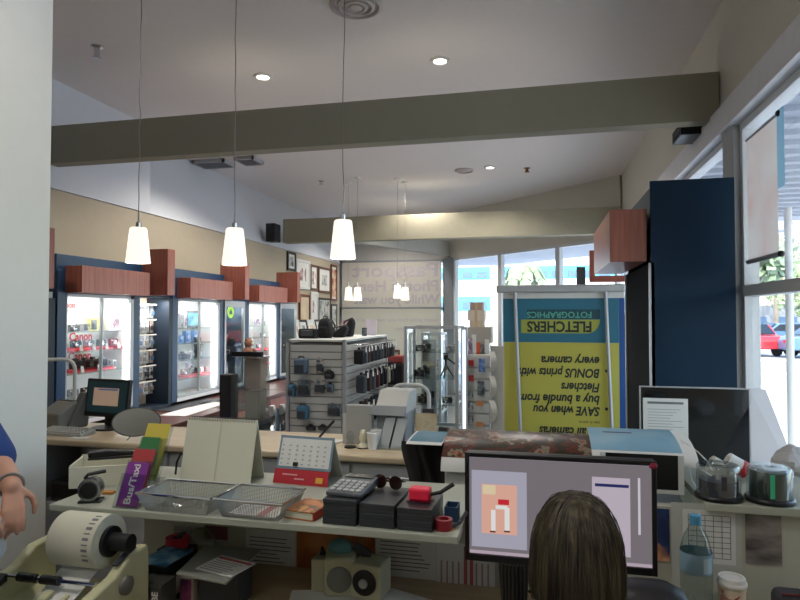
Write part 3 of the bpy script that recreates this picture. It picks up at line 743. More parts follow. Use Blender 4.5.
for i, z in enumerate(ROWZ[:6]):
    B().cyl((-.285, .02, z + .03), (-.285, w - .02, z + .03), .008, n=8).obj('hook_rail', railm, r)
    B().bb(-.14, -.13, .02, w - .04, z + .018, z + .032).obj('price_rail', railm, r)
    for k in range(5):
        y = .06 + k * .105
        B().tube([(-.285, y, z + .012), (-.16, y, z + .012), (-.145, y, z + .02)], .003, 6).obj('hook', chrome, r)
        mm = packm[(i * 2 + k * 3 + (k > 2)) % 4] if i < 4 else packm[(k * 3 + i) % 4]
        pack('blister pack in row %d from the top, %s from the left, in the pegboard niche' % (i + 1, ORD[k]), (XF - .2, ny0 + y, z + .012), mm, 'blister packs in the niche')
area((XF - .04, ny0 + .25, 1.88), 7, .06, .4, (0, .3, 0))  # added area lamp without a fitting, to brighten the hanging packs
# low cherry drawer units under the cabinets
def lowunit(y0, y1, l, xf=-3.4):
    r = thing('drawer_unit', l, 'drawer unit', (XL + .001, y0, 0)); w = y1 - y0; D = xf - XL
    B().bb(0, D - .02, 0, w, 0.0, .64).obj('carcass', cherry, r, bevel=.003)
    B().bb(0, D + .03, 0, w, .64, .68).obj('top', wood('cherry_dark_top', '#4a2a24', '#5f3a30', 'Y', 5), r, bevel=.004)
    n = max(1, round(w / .55))
    for k in range(n):
        for j in range(2):
            d = B().bb(D - .02, D, w * k / n + .008, w * (k + 1) / n - .008, .08 + j * .28, .34 + j * .28).obj('drawer', cherry, r, bevel=.003)
            B().cyl((D + .02, w * (k + .5) / n - .05, .22 + j * .28), (D + .02, w * (k + .5) / n + .05, .22 + j * .28), .006, n=8).obj('handle', chrome, d)
    return r
lowunit(4.47, 6.2, 'cherry drawer unit under the nearest lit cabinet'); lowunit(6.22, 7.9, 'cherry drawer unit under the middle lit cabinet'); lowunit(7.92, 9.8, 'cherry drawer unit under the farthest lit cabinet')
for i, (px, py, l, c, rz) in enumerate(((197, 408, 'white leaflet strip lying on the middle drawer unit', white, .05), (190, 404, 'dark brochure lying on the middle drawer unit behind the white strip', dgrey, -.1))):
    q = PZ(px, py, .69); tag(B().bb(-.14, .14, -.5, .5, 0, .006).obj('brochure', c, loc=(max(q.x, -4.0) if i else max(q.x, -3.75), q.y, .681), rz=rz), l, 'brochure')
# framed pictures on the left wall
fr_m = {'w': white, 'b': mat('frame_brown', '#5b4030', .5), 'd': mat('frame_dark', '#2e2a28', .5), 'r': mat('frame_red', '#6e3a26', .5)}
pic = [ramp_mat('pic_a', [(.4, '#e0ddd6'), (.5, '#9b6a60'), (.62, '#4b5a60'), (.7, '#e2e0da')], 5), ramp_mat('pic_b', [(.35, '#40484c'), (.5, '#a8aaa6'), (.65, '#c9c4b8')], 8), ramp_mat('pic_c', [(.35, '#8f3a2c'), (.5, '#c08a6a'), (.7, '#e0cfae')], 7), ramp_mat('pic_d', [(.3, '#c9b08e'), (.7, '#d9c6a6')], 3)]
cmat = mat('mount_card', '#dcd9d0', .8)
def wallframe(x0, x1, y0, y1, fk, pm, l, mount=.25, x=XL + .002):
    a = PX(x0, (y0 + y1) / 2, x); c = PX(x1, (y0 + y1) / 2, x)
    m_ = PX((x0 + x1) / 2, y0, x); n_ = PX((x0 + x1) / 2, y1, x)
    w, h = c.y - a.y, m_.z - n_.z; t = .045
    r = thing('framed_picture', l, 'picture frame', (x, (a.y + c.y) / 2, n_.z))
    b = B(); b.bb(0, .03, -w / 2, w / 2, 0, t); b.bb(0, .03, -w / 2, w / 2, h - t, h); b.bb(0, .03, -w / 2, -w / 2 + t, t, h - t); b.bb(0, .03, w / 2 - t, w / 2, t, h - t)
    b.obj('frame', fr_m[fk], r)
    B().bb(0, .015, -w / 2 + t, w / 2 - t, t, h - t).obj('mount', cmat, r)
    B().bb(.015, .017, -w * (.5 - mount), w * (.5 - mount), h * mount, h * (1 - mount)).obj('picture', pm, r)
    return r
wallframe(286.5, 294.8, 252, 271, 'd', pic[1], 'dark framed small print, first in the upper row on the left wall')
wallframe(295.2, 309, 260, 289, 'w', pic[0], 'large white framed print in the upper row, left of the brown frame', .28)
wallframe(309.6, 316.8, 265, 290.5, 'b', pic[0], 'narrow brown framed print, third in the upper row')
wallframe(317.6, 329.6, 267.5, 293, 'b', pic[1], 'brown framed print with white mount, fourth in the upper row', .3)
wallframe(330.2, 336.2, 265, 301, 'r', pic[2], 'tall red brown framed picture high at the corner', .12)
wallframe(298.5, 309, 294.5, 322, 'r', pic[3], 'brown framed tan picture beside the cherry block', .06)
wallframe(309.8, 317, 292, 321.5, 'w', pic[0], 'narrow white framed print in the lower row', .3)
wallframe(317.4, 329.6, 298, 322.5, 'd', pic[1], 'dark framed collage in the lower row', .12)
wallframe(330.2, 336.2, 304, 337, 'd', pic[1], 'tall dark framed strip low at the corner', .15)
r = thing('low_shelf', 'white low ledge holding the leaning frames', 'shelf', (XL + .001, 10.0, .2))
B().bb(0, .3, 0, 3.1, .98, 1.02).obj('top', wlam, r); B().bb(0, .27, .05, 3.05, -.2, .98).obj('carcass', wlam, r)
for i, (px, fk, w, n) in enumerate(((299, 'w', .28, 'first'), (305, 'd', .38, 'second'), (313, 'w', .38, 'third'), (320.5, 'd', .38, 'fourth'), (328, 'w', .4, 'fifth'))):
    q = PX(px, 335, XL + .2); h = .42; t = .04
    r = thing('framed_print', 'framed print leaning on the low ledge, %s from the left' % n, 'picture frame', (XL + .24, q.y, 1.221))
    b = B(); b.bb(-.012, .012, -w / 2, w / 2, 0, t); b.bb(-.012, .012, -w / 2, w / 2, h - t, h); b.bb(-.012, .012, -w / 2, -w / 2 + t, t, h - t); b.bb(-.012, .012, w / 2 - t, w / 2, t, h - t)
    f = b.obj('frame', fr_m[fk], r); m1 = B().bb(-.01, .0, -w / 2 + t, w / 2 - t, t, h - t).obj('mount', cmat, r); m2 = B().bb(0, .002, -w * .22, w * .22, h * .25, h * .75).obj('picture', pic[i % 3], r)
    for o in (f, m1, m2): o.rotation_euler.y = -.25
# ------------------------------------------------------------ service counter in the middle distance
CT = .95
cy0, cy1 = 3.21, 3.74
r = thing('service_counter', 'long pale service counter with beige top running across the middle of the shop', 'counter', (-1.8, cy0, 0))
woodtop = wood('counter_beige', '#b8a688', '#c9b99c', 'X', 4)
cgrey = mat('counter_grey', '#8f9294', .5, var=.03)
B().bb(-2.1, 1.75, -.03, cy1 - cy0, CT - .04, CT).obj('top', woodtop, r, bevel=.012, seg=3)
xs = [-2.1, PY(85, 460, cy0 + .02).x + 1.8, PY(118, 460, cy0).x + 1.8]
b = B(); b.bb(-2.1, xs[1] - .35, .02, .5, .0, CT - .04); b.bb(xs[1] - .35, xs[1], .02, .5, 0, .55); b.bb(xs[1] - .35, xs[1], .4, .5, .55, CT - .04); b.bb(xs[1], 1.75, .02, .5, 0, CT - .04)
b.obj('carcass', cgrey, r)
for k in range(5):
    x0 = xs[1] + .03 + k * .56; x1 = x0 + .54
    for z0, z1 in ((.72, .9), (.1, .7)):
        d = B().bb(x0, x1, -.0, .02, z0, z1).obj('drawer' if z0 > .5 else 'door', mat('drawer_grey', '#9fa2a2', .45, var=.02), r, bevel=.004)
        B().tube([((x0 + x1) / 2 - .06, 0, z1 - .06), ((x0 + x1) / 2 - .05, -.03, z1 - .06), ((x0 + x1) / 2 + .05, -.03, z1 - .06), ((x0 + x1) / 2 + .06, 0, z1 - .06)], .006, 8).obj('handle', alu, d)
q = PY(69, 462, cy0 + .06)
r = thing('cash_drawer', 'dark device in the open niche at the left of the service counter', 'till', (q.x, cy0 + .22, .551))
B().bb(-.13, .13, -.16, .15, 0, .12).obj('body', dgrey, r, bevel=.006); B().bb(-.12, .12, -.165, -.16, .02, .1).obj('front', blk, r); B().cyl((.08, -.165, .06), (.08, -.17, .06), .01, n=10).obj('lock', chrome, r)
# till monitor
Y = 3.52
q0, q1 = PY(80, 418, Y), PY(128, 380, Y)
r = thing('till_monitor', 'black till monitor showing a beige window on the counter at left', 'monitor', ((q0.x + q1.x) / 2, Y, CT + .001), -.12)
hw = (q1.x - q0.x) / 2; zb, zt = q0.z - CT + .01, q1.z - CT
tl = -.12
def tl_o(o): o.rotation_euler.x = tl; return o
tl_o(B().bb(-hw, hw, 0, .03, zb, zt).obj('bezel', blk, r, bevel=.006))
hz = (zt - zb)
tl_o(B().bb(-hw + .018, hw - .018, -.002, 0, zb + .03, zt - .018).obj('screen', mat('till_screen_teal', '#1c3338', .3, emit='#1d4048', es=.12), r))
tl_o(B().bb(-hw * .62, hw * .55, -.004, -.002, zb + hz * .3, zt - hz * .24).obj('program_window', mat('till_window', '#a08a78', .4, emit='#c8a890', es=.22), r))
tl_o(B().bb(-hw * .4, hw * .5, -.005, -.004, zt - hz * .3, zt - hz * .26).obj('title_bar', mat('till_title', '#4a5a88', .4, emit='#4a5a88', es=.3), r))
B().prism([(-hw * .5, .03, zb + .03), (hw * .5, .03, zb + .03), (hw * .4, .1, zb + .08), (-hw * .4, .1, zb + .08)], (0, .01, .14)).obj('rear_housing', dgrey, r)
B().box((0, .06, zb * .55), (.07, .03, zb * 1.1)).obj('neck', blk, r); B().lathe([(.11, 0), (.11, .012), (.05, .022), (0, .024)], (0, .05, 0), 24).obj('base', blk, r, smooth=True)
# keyboard
q = PZ(83, 430, CT)
r = thing('keyboard', 'pale grey keyboard in front of the till monitor', 'keyboard', (q.x, 3.33, CT + .001), -.05)
B().prism([(-.17, -.06, 0), (-.17, .07, 0), (-.17, .07, .028), (-.17, -.06, .014)], (.34, 0, 0)).obj('case', lgrey, r, bevel=.004)
b = B()
for i in range(5):
    for k in range(15): b.box((-.15 + k * .0215, -.045 + i * .024, .021 + i * .0026), (.017, .018, .01))
b.obj('keys', mat('key_grey', '#bdbdb8', .5), r)
# receipt printer
q = PY(64, 428, 3.55)
r = thing('receipt_printer', 'grey receipt printer beside the till monitor, next to the white partition', 'printer', (q.x - .02, 3.55, CT + .001), -.25)
B().prism([(-.09, -.1, 0), (-.09, .1, 0), (-.09, .1, .17), (-.09, .02, .17), (-.09, -.1, .1)], (.2, 0, 0)).obj('body', mat('printer_grey', '#77766f', .5), r, bevel=.012)
B().prism([(.08, -.05, .0), (.08, .1, 0), (.08, .13, .23), (.08, .07, .23)], (.06, 0, 0)).obj('side_cover', mat('printer_dark', '#5a5a57', .5), r, bevel=.01)
B().bb(-.07, .07, .03, .05, .168, .176).obj('paper_slot', blk, r)
def tube_rack(l, x, y, z, w, h, rz=0, rad=.014):
    r = thing('tube_rail', l, 'rail', (x, y, z), rz)
    pts = [(-w / 2, 0, 0), (-w / 2, 0, h - .08)]
    for k in range(1, 7): a = PI - k * PI / 12; pts.append((-w / 2 + .08 + .08 * math.cos(a), 0, h - .08 + .08 * math.sin(a)))
    for k in range(0, 7): a = PI / 2 - k * PI / 12; pts.append((w / 2 - .08 + .08 * math.cos(a), 0, h - .08 + .08 * math.sin(a)))
    pts += [(w / 2, 0, 0)]
    B().tube(pts, rad, 10).obj('tube', mat('white_tube', '#b9bab6', .35), r, smooth=True)
    for s in (-1, 1): B().cyl((s * w / 2, 0, 0), (s * w / 2, 0, .012), rad * 2, n=14).obj('foot', lgrey, r)
    return r
q = PY(56, 430, 3.9); q2 = PY(56, 360, 3.9)
tube_rack('bent white tube rail at the left edge behind the receipt printer', q.x - .13, 3.92, 0, .42, q2.z, .5)
q = PY(410, 430, 4.2); q2 = PY(410, 385, 4.2)
tube_rack('bent white tube rail standing behind the white card printer', q.x, 4.2, 0, .27, q2.z)
# oval mirror
q = PZ(131, 441, CT)
r = thing('mirror', 'oval tabletop mirror on a chrome stand on the service counter', 'mirror', (q.x, 3.29, CT + .001), .6)
d0 = (q.xy.length); sx = .135; szz = .085
b = B(); b.lathe([(0, -.004), (1, -.004), (1, .004), (0, .004)], n=40, axis='Y'); bmesh.ops.scale(b.bm, vec=(sx, 1, szz), verts=b.bm.verts[:]); bmesh.ops.rotate(b.bm, matrix=Matrix.Rotation(-.35, 3, 'X') , verts=b.bm.verts[:]); bmesh.ops.translate(b.bm, vec=(0, 0, .105), verts=b.bm.verts[:])
b.obj('mirror_glass', mat('mirror_silver', '#b4b6b0', .14, 1), r, smooth=True)
b = B(); b.tube([(sx * math.cos(a) * 1.01, -.0 + szz * math.sin(a) * math.sin(.35), .105 + szz * math.sin(a) * math.cos(.35)) for a in [2 * PI * k / 40 for k in range(40)]], .005, 6, True); b.obj('rim', dgrey, r)
B().tube([(-.02, .03, .1), (-.02, .02, .03), (-.05, -.03, .004)], .005, 8).obj('stand_leg', chrome, r); B().tube([(.03, .03, .1), (.03, .02, .03), (.06, -.03, .004)], .005, 8).obj('stand_leg', chrome, r); B().tube([(0, .03, .1), (0, .08, .004)], .005, 8).obj('stand_leg', chrome, r)
# leaflet + pad on counter
q = PZ(81, 438, CT); tag(B().bb(-.06, .06, -.03, .03, 0, .003).obj('paper_slip', paper, loc=(q.x, 3.24, CT + .001), rz=.1), 'small white paper slip on the counter before the keyboard', 'paper')
q = PZ(225, 425, CT)
# acrylic kiosk on the cherry table
q0 = PZ(251, 415, .65)
r = thing('display_table', 'low cherry table with a glass top in front of the slatwall stand', 'table', (-2.66, 5.0, 0))
B().bb(-.55, .38, -.1, 1.5, .62, .65).obj('top', wood('cherry_table_top', '#7c4a3c', '#9a6450', 'Y', 5), r, bevel=.004)
b = B(); b.bb(-.53, -.5, -.08, 1.48, 0, .62); b.bb(.33, .36, -.08, 1.48, 0, .62); b.bb(-.5, .33, 1.0, 1.03, 0, .62); b.bb(-.5, .33, .1, .13, .0, .62); b.obj('panel', cherry, r)
B().bb(-.3, .36, .2, 1.45, .651, .659).obj('glass_top', glass('grey_glass', '#a9b4b8', .5), r)
Yk = 5.35
qa, qb = PY(235, 417, Yk), PY(259, 352, Yk)
r = thing('acrylic_display', 'clear acrylic display box with a dark top sign on a black base', 'display stand', ((qa.x + qb.x) / 2, Yk + .12, .66))
w = (qb.x - qa.x) / 2; h = qb.z - .66
B().bb(-w - .01, w + .01, -.13, .13, 0, .05).obj('base', blk, r, bevel=.005)
b = B(); b.bb(-w, w, -.12, -.115, .05, h - .05); b.bb(-w, w, .115, .12, .05, h - .05); b.bb(-w, -w + .005, -.115, .115, .05, h - .05); b.bb(w - .005, w, -.115, .115, .05, h - .05); b.obj('box', acr, r)
B().bb(-w * .5, w * .8, -.03, .1, .051, h * .45).obj('brochure_stack', mat('brochure_tan', '#c4bcae', .6), r); B().bb(-w * .5, w * .8, -.03, .1, h * .48, h - .07).obj('brochure_stack', mat('brochure_rose', '#bda89e', .6), r)
B().bb(-w - .03, w + .03, -.13, -.09, h - .045, h).obj('header_sign', blk, r); B().bb(-w - .03, w + .03, -.13, .13, h - .05, h - .046).obj('lid', alu, r)
q = PY(229, 395, 5.6); r = tag(B().bb(-.06, .06, -.08, .08, 0, .46).obj('dark_carton', blkm, loc=(q.x, 5.6, .66), bevel=.006), 'tall black carton just left of the acrylic display box', 'box')
for i, px in enumerate((262, 268, 274, 280)):
    q = PY(px, 412, 5.9); r = thing('watch_case', 'clear silver presentation case on the cherry table, %s from the left' % ORD[i], 'case', (q.x, 5.9 + .1 * i, .66), .2, 'clear cases on the cherry table')
    B().box((0, 0, .05), (.04, .1, .1)).obj('case', alu, r, bevel=.004); B().lathe([(0, 0), (.035, 0), (.035, .012), (.02, .016), (0, .016)], (.02, 0, .052), 18, 'X').obj('disc', white, r)
q = PY(222, 398, 4.9)
r = thing('camera_strap', 'camera with a hanging strap tag near the black carton', 'camera', (q.x, 4.92, .682)); r.location = (-3.0, 5.05, .66)
B().box((0, 0, .035), (.1, .06, .07)).obj('body', blk, r, bevel=.006); B().tube([(-.05, 0, .05), (-.07, -.05, .09), (0, -.08, .06), (.07, -.06, .08), (.05, 0, .05)], .006, 6).obj('strap', mat('strap_mauve', '#7d6a78', .8), r)
# ------------------------------------------------------------ slatwall stand
GY0, GY1 = 5.17, 6.67
ga, gb = PY(288, 352, GY0), PY(344.5, 352, GY0)
GX0, GX1, GZt = ga.x, gb.x, 1.49
# keep clear of the table
r = thing('slatwall_stand', 'freestanding grey slatwall stand with a white top, hung with camera pouches', 'display stand', (GX0, GY0, 0))
gw, gl_ = GX1 - GX0, GY1 - GY0
sl = ramp_mat('slat_grey', [(.3, '#bcb8b2'), (.7, '#c8c5c0')], 5)
b = B(); b.bb(.02, gw - .02, .02, gl_ - .02, .05, GZt - .03); b.obj('core', mat('slat_groove', '#77756f', .7), r)
n = 21; hh = (GZt - .1) / n; bf = B(); bs_ = B(); bk_ = B(); bs2_ = B()
for k in range(n):
    z0 = .06 + k * hh
    bf.bb(.025, gw - .025, 0.0, .021, z0, z0 + hh * .86); bs_.bb(gw - .021, gw, .025, gl_ - .025, z0, z0 + hh * .86); bk_.bb(.025, gw - .025, gl_ - .021, gl_, z0, z0 + hh * .86); bs2_.bb(0, .021, .025, gl_ - .025, z0, z0 + hh * .86)
bf.obj('slat_panel', sl, r); bs_.obj('side_slats', sl, r); bk_.obj('rear_slats', sl, r); bs2_.obj('side_slats', sl, r)
for x in (0, gw):
    for y in (0, gl_): B().box((x, y, GZt / 2), (.03, .03, GZt)).obj('corner_post', alu, r)
B().bb(-.015, gw + .015, -.015, gl_ + .015, GZt - .02, GZt).obj('top', wlam, r, bevel=.003)
def case_item(name, label, cat, px0, px1, py0, py1, th, m, kind='case', group=None):
    a, c = PY(px0, py1, GY0 - th / 2), PY(px1, py0, GY0 - th / 2); w, h = c.x - a.x, c.z - a.z
    r = thing(name, label, cat, ((a.x + c.x) / 2, GY0 - .012, a.z), 0, group)
    B().tube([(0, .012, h + .012), (0, -th, h + .012), (0, -th - .01, h + .02)], .003, 6).obj('hook', chrome, r)
    if kind == 'case':
        B().box((0, -th / 2, h * .46), (w, th, h * .9)).obj('body', m, r, bevel=min(.02, w * .2), seg=3)
        B().box((0, -th - .004, h * .35), (w * .7, .012, h * .45)).obj('pocket', dgrey, r, bevel=.005)
        B().tube([(-w * .25, -th * .5, h * .88), (-w * .2, -th * .5, h * 1.0), (w * .2, -th * .5, h * 1.0), (w * .25, -th * .5, h * .88)], .006, 6).obj('handle', blk, r)
    else:
        B().box((0, -.004, h / 2), (w, .003, h)).obj('card', m, r); B().box((0, -.02, h * .4), (w * .7, .03, h * .5)).obj('product', dgrey, r, bevel=.006)
    return r
bluec = mat('blue_grey_case', '#56687a', .7); teal_c = mat('blue_bright_case', '#47728c', .6)
case_item('camera_case', 'blue grey camera case at the upper left of the slatwall stand end', 'camera case', 295.5, 308, 357, 374, .09, bluec)
case_item('hanging_pack', 'white pack with red print at the top middle of the stand end', 'pack', 316, 323.5, 359, 373, .04, mix_pr, 'pack')
case_item('dark_pouch', 'small dark pouch at the upper right of the slatwall stand end', 'pouch', 325, 334, 370, 379, .05, blkm)
case_item('camera_case', 'blue and black case at the left of the middle row of the stand end', 'camera case', 289.5, 295.5, 383, 396, .08, teal_c)
case_item('hanging_pack', 'round dark lens pack second in the middle row of the stand end', 'pack', 297, 310, 380, 396, .06, dark_pr, 'pack')
case_item('hanging_pack', 'grey pack third in the middle row of the stand end', 'pack', 313, 326, 380, 394, .06, mix_pr, 'pack')
case_item('camera_case', 'small blue pouch at the right of the middle row of the stand end', 'camera case', 327.5, 334, 383, 392, .05, bluec)
case_item('camera_case', 'bright blue case in the lower row of the slatwall stand end', 'camera case', 298, 309, 404, 419, .08, teal_c)
case_item('hanging_pack', 'grey pack at the right of the lower row of the stand end', 'pack', 327, 340, 404, 416, .06, dark_pr, 'pack')
case_item('dark_pouch', 'flat black pouch low on the stand end, left of two', 'pouch', 307, 316, 425, 430, .05, blk)
case_item('dark_pouch', 'flat black pouch low on the stand end, right of two', 'pouch', 319, 328, 425, 430, .05, blk)
pm_ = [mat('pouch_black', '#1b1c22', .85), mat('pouch_navy', '#1f2536', .85), mat('pouch_slate', '#4a5058', .85), mat('pouch_brown', '#3a2c28', .85), mat('pouch_maroon', '#5a2a2c', .85), mat('pouch_pale', '#b8b0a4', .85)]
rows = ((1.43, .17, 11, .06, 1.38, (0, 2, 3, 0, 1, 0, 2, 0, 3, 0, 2)), (1.2, .21, 8, .15, 1.34, (2, 3, 2, 4, 0, 0, 5, 0)), (.95, .24, 8, .08, 1.38, (0, 3, 0, 1, 0, 1, 0, 2)))
RN = ('top', 'middle', 'lower'); CN = ('black', 'navy', 'slate', 'brown', 'maroon', 'pale')
for ri, (z, h, n, a0, a1, cc) in enumerate(rows):
    for k in range(n):
        y = GY0 + a0 + (a1 - a0) * (k + .5) / n
        r = thing('camera_pouch', '%s camera pouch, %s from the near end in the %s row of the stand side' % (CN[cc[k]], ORD[k], RN[ri]), 'pouch', (GX1 + .012, y, z - h), random.uniform(-.25, .25), 'pouches on the stand side')
        dx = .07 + .03 * (ri == 2)
        B().tube([(-.012, 0, h + .01), (dx + .06, 0, h + .01), (dx + .07, 0, h + .02)], .003, 6).obj('hook', chrome, r)
        b = B(); b.box((.05 + dx * .5, 0, h * .42), (dx + .02, .066, h * .78), ry=.12 * (ri == 2)); b.obj('body', pm_[cc[k]], r, bevel=.018, seg=3)
        B().box((.05 + dx * .5, 0, h * .84), (.02, .03, h * .18)).obj('belt_loop', pm_[cc[k]], r)
        B().box((.05 + dx + .03, 0, h * .82), (.002, .035, .05)).obj('price_tag', white, r)
# on top of the stand
def topz(px, y): return PY(px, 345, y)
q = topz(308, 5.4); r = thing('camera_bag', 'low black bag at the left end of the stand top', 'bag', (q.x, 5.42, GZt + .001)); B().box((0, 0, .045), (.17, .12, .09)).obj('body', blkm, r, bevel=.015); B().box((0, -.06, .05), (.12, .012, .05)).obj('pocket', dgrey, r, bevel=.004)
def backpack(l, px, y, w, h):
    q = topz(px, y); r = thing('backpack', l, 'bag', (q.x, y, GZt + .001)); 
    b = B(); n = 20
    b.rings([[Vector((w / 2 * sc * math.copysign(abs(math.cos(a)) ** .6, math.cos(a)), .07 * sc * math.copysign(abs(math.sin(a)) ** .6, math.sin(a)), z)) for a in [2 * PI * k / n for k in range(n)]] for sc, z in ((.85, 0), (1, .02), (1, h * .55), (.92, h * .78), (.72, h * .92), (.3, h))])
    b.obj('body', blkm, r, smooth=True); B().box((0, -.08, h * .35), (w * .7, .04, h * .45)).obj('front_pocket', mat('bag_dark', '#0f0f12', .9), r, bevel=.02, seg=3)
    B().tube([(-.02, 0, h * .97), (-.02, 0, h * 1.08), (.02, 0, h * 1.08), (.02, 0, h * .97)], .006, 6).obj('handle', blk, r)
    for s in (-1, 1): B().tube([(s * w * .3, .06, h * .9), (s * w * .42, .12, h * .6), (s * w * .3, .08, .06)], .01, 6).obj('strap', blk, r)
backpack('black backpack standing on the slatwall stand top', 325.5, 5.55, .13, .19)
def slingbag(l, px, y, w, h, lean):
    q = topz(px, y); r = thing('sling_bag', l, 'bag', (q.x, y, GZt + .001))
    b = B(); b.prism([(-w / 2, -.05, 0), (w / 2, -.05, 0), (w / 2 + lean * .7, -.05, h * .7), (w * .25 + lean, -.05, h), (-w * .1 + lean, -.05, h * .9), (-w / 2, -.05, h * .3)], (0, .1, 0)); b.obj('body', blkm, r, bevel=.02, seg=3)
    B().tube([(-w / 2, 0, h * .3), (-w * .3, -.03, h * .8), (w * .2 + lean, 0, h * 1.0)], .009, 6).obj('strap', blk, r)
slingbag('black sling bag slumped right of the backpack on the stand top', 339, 5.75, .12, .12, .05)
slingbag('taller black holster bag right of the sling bag on the stand top', 348, 5.95, .1, .19, .03)
q = topz(363, 6.2); prod('small_carton', 'small dark upright carton on the far end of the stand top', 'box', (q.x, 6.25, GZt + .001), (.04, .05, .085), blk, dark_pr, rz=-1.2)
q = topz(370, 6.45); r = thing('acrylic_sign', 'pale upright acrylic sign at the far end of the stand top', 'sign', (q.x, 6.5, GZt + .001)); B().bb(-.06, .06, -.003, .003, .0, .17).obj('panel', mat('pale_lilac_sign', '#c9c0cc', .4), r); B().bb(-.065, .065, -.03, .03, -.0005, .006).obj('foot', acr, r)
# small things between stand and glass case
q = PY(393, 362, 7.4); q2 = PY(393, 350, 7.4)
r = thing('photo_plinth', 'cherry plinth with a small framed photo right of the slatwall stand', 'display stand', (q.x, 7.5, 0)); B().bb(-.16, .16, -.1, .1, 0, q.z).obj('plinth', cherry, r, bevel=.004)
r = thing('framed_photo', 'small brown framed photo standing on the cherry plinth', 'picture frame', (q.x, 7.45, q.z + .001)); h = q2.z - q.z
b = B(); b.bb(-.08, .08, -.01, .01, 0, .025); b.bb(-.08, .08, -.01, .01, h - .025, h); b.bb(-.08, -.055, -.01, .01, 0.025, h - .025); b.bb(.055, .08, -.01, .01, .025, h - .025); b.obj('frame', fr_m['b'], r); B().bb(-.055, .055, -.004, .006, .025, h - .025).obj('picture', pic[1], r); B().box((0, .03, h * .35), (.03, .005, h * .7), rx=.35).obj('strut', blk, r)
q = PY(393, 385, 6.9)
r = thing('camera_bag', 'large black and red bag on the floor stand right of the pouches', 'bag', (q.x, 6.95, .0)); B().bb(-.12, .12, -.1, .1, 0, .9).obj('stand', dgrey, r); B().box((0, 0, 1.03), (.25, .16, .26)).obj('body', blkm, r, bevel=.04, seg=3); B().box((.02, 0, 1.2), (.2, .12, .09)).obj('lid', mat('bag_red', '#7c2f2c', .8), r, bevel=.02)
# ------------------------------------------------------------ aluminium glass cases
def glasscase(name, label, px0, px1, pyt, y, dpt):
    a, c = PY(px0, pyt, y), PY(px1, pyt, y); w = c.x - a.x; h = (a.z + c.z) / 2
    r = thing(name, label, 'display cabinet', (a.x, y, 0)); t = .03
    b = B()
    for x in (0, w - t):
        for yy in (0, dpt - t): b.bb(x, x + t, yy, yy + t, 0, h)
    for z in (.5, h - t):
        for yy in (0, dpt - t): b.bb(t, w - t, yy, yy + t, z, z + t)
        for x in (0, w - t): b.bb(x, x + t, t, dpt - t, z, z + t)
    b.obj('frame', alu, r)
    B().bb(t, w - t, t, dpt - t, .05, .5).obj('plinth', alug, r)
    for z in (.78, 1.05, 1.32): B().bb(t * .5, w - t * .5, t * .5, dpt - t * .5, z, z + .008).obj('shelf', gls, r)
    b = B(); b.bb(t, w - t, .01, .015, .53, h - t); b.bb(.01, .015, t, dpt - t, .53, h - t); b.bb(w - .015, w - .01, t, dpt - t, .53, h - t); b.bb(t, w - t, dpt - .015, dpt - .01, .53, h - t); b.obj('pane', gl, r)
    return r, a.x, w, h
rA, ax, aw_, ah = glasscase('glass_showcase', 'square aluminium glass showcase holding a black tripod in mid shop', 404, 458, 326, 6.2, .5)
rB, bx, bw_, bh = glasscase('glass_showcase', 'second aluminium glass showcase, seen through the first one', 421, 441, 333, 7.3, .5)
r = thing('standing_mirror', 'tall mirror panel standing inside the square glass showcase', 'mirror', (ax + .2, 6.55, .535)); B().bb(-.07, .07, 0, .01, 0, .9).obj('glass_sheet', mat('mirror_pale', '#b9c4c8', .05, 1), r); b = B(); b.bb(-.085, -.07, -.005, .015, 0, .915); b.bb(.07, .085, -.005, .015, 0, .915); b.bb(-.07, .07, -.005, .015, .9, .915); b.obj('frame', alu, r)
q = PY(446, 400, 6.4)
def tripod(l, x, y, z, s):
    r = thing('tripod', l, 'tripod', (x, y, z)); 
    B().tube([(0, 0, .08 * s), (0, 0, .2 * s)], .014 * s, 10).obj('column', blk, r)
    for k in range(3):
        a = k * 2.1 + .4; lg = B().tube([(0, 0, .14 * s), (.09 * s * math.cos(a), .09 * s * math.sin(a), 0)], [.012 * s, .008 * s], 8).obj('leg', blk, r)
    B().box((0, 0, .23 * s), (.06 * s, .05 * s, .06 * s)).obj('head', blk, r, bevel=.008); B().box((0, 0, .275 * s), (.07 * s, .07 * s, .015 * s)).obj('plate', dgrey, r)
    B().tube([(.02 * s, -.02 * s, .22 * s), (.16 * s, -.07 * s, .13 * s)], .011 * s, 8).obj('pan_handle', blk, r)
tripod('black tripod head with a pan handle inside the square glass showcase', q.x, 6.4, 1.059, .9)
for i, (fx, fy, z, k, n) in enumerate(((.3, .15, .79, 'slr', 'lower shelf left'), (.75, .2, .79, 'black', 'lower shelf right'), (.22, .2, 1.06, 'slr', 'middle shelf left'), (.25, .2, 1.33, 'black', 'upper shelf left'), (.8, .25, 1.33, 'silver', 'upper shelf right'))):
    put_cam('camera in the square glass showcase, ' + n, (ax + aw_ * fx, 6.2 + fy, z), k, -PI / 2)
for i, (fx, z) in enumerate(((.3, .79), (.7, 1.06))):
    prod('product_box', 'printed carton in the second glass showcase, %s shelf' % ('lower', 'middle')[i], 'box', (bx + bw_ * fx, 7.5, z), (.06, .1, .12), white, mix_pr, rz=-PI / 2)
# lit column
q = PY(464, 327, 6.0)
r = thing('lit_column', 'bright slim lit column between the glass showcase and the red tagged slatwall', 'light column', (q.x, 6.0, 0))
B().bb(-.03, .03, 0, .06, 0, q.z).obj('profile', alu, r); B().bb(-.012, .012, -.012, -.001, .4, q.z - .03).obj('light_tube', emis('tube_cool', '#e6f0ff', 1.6), r)
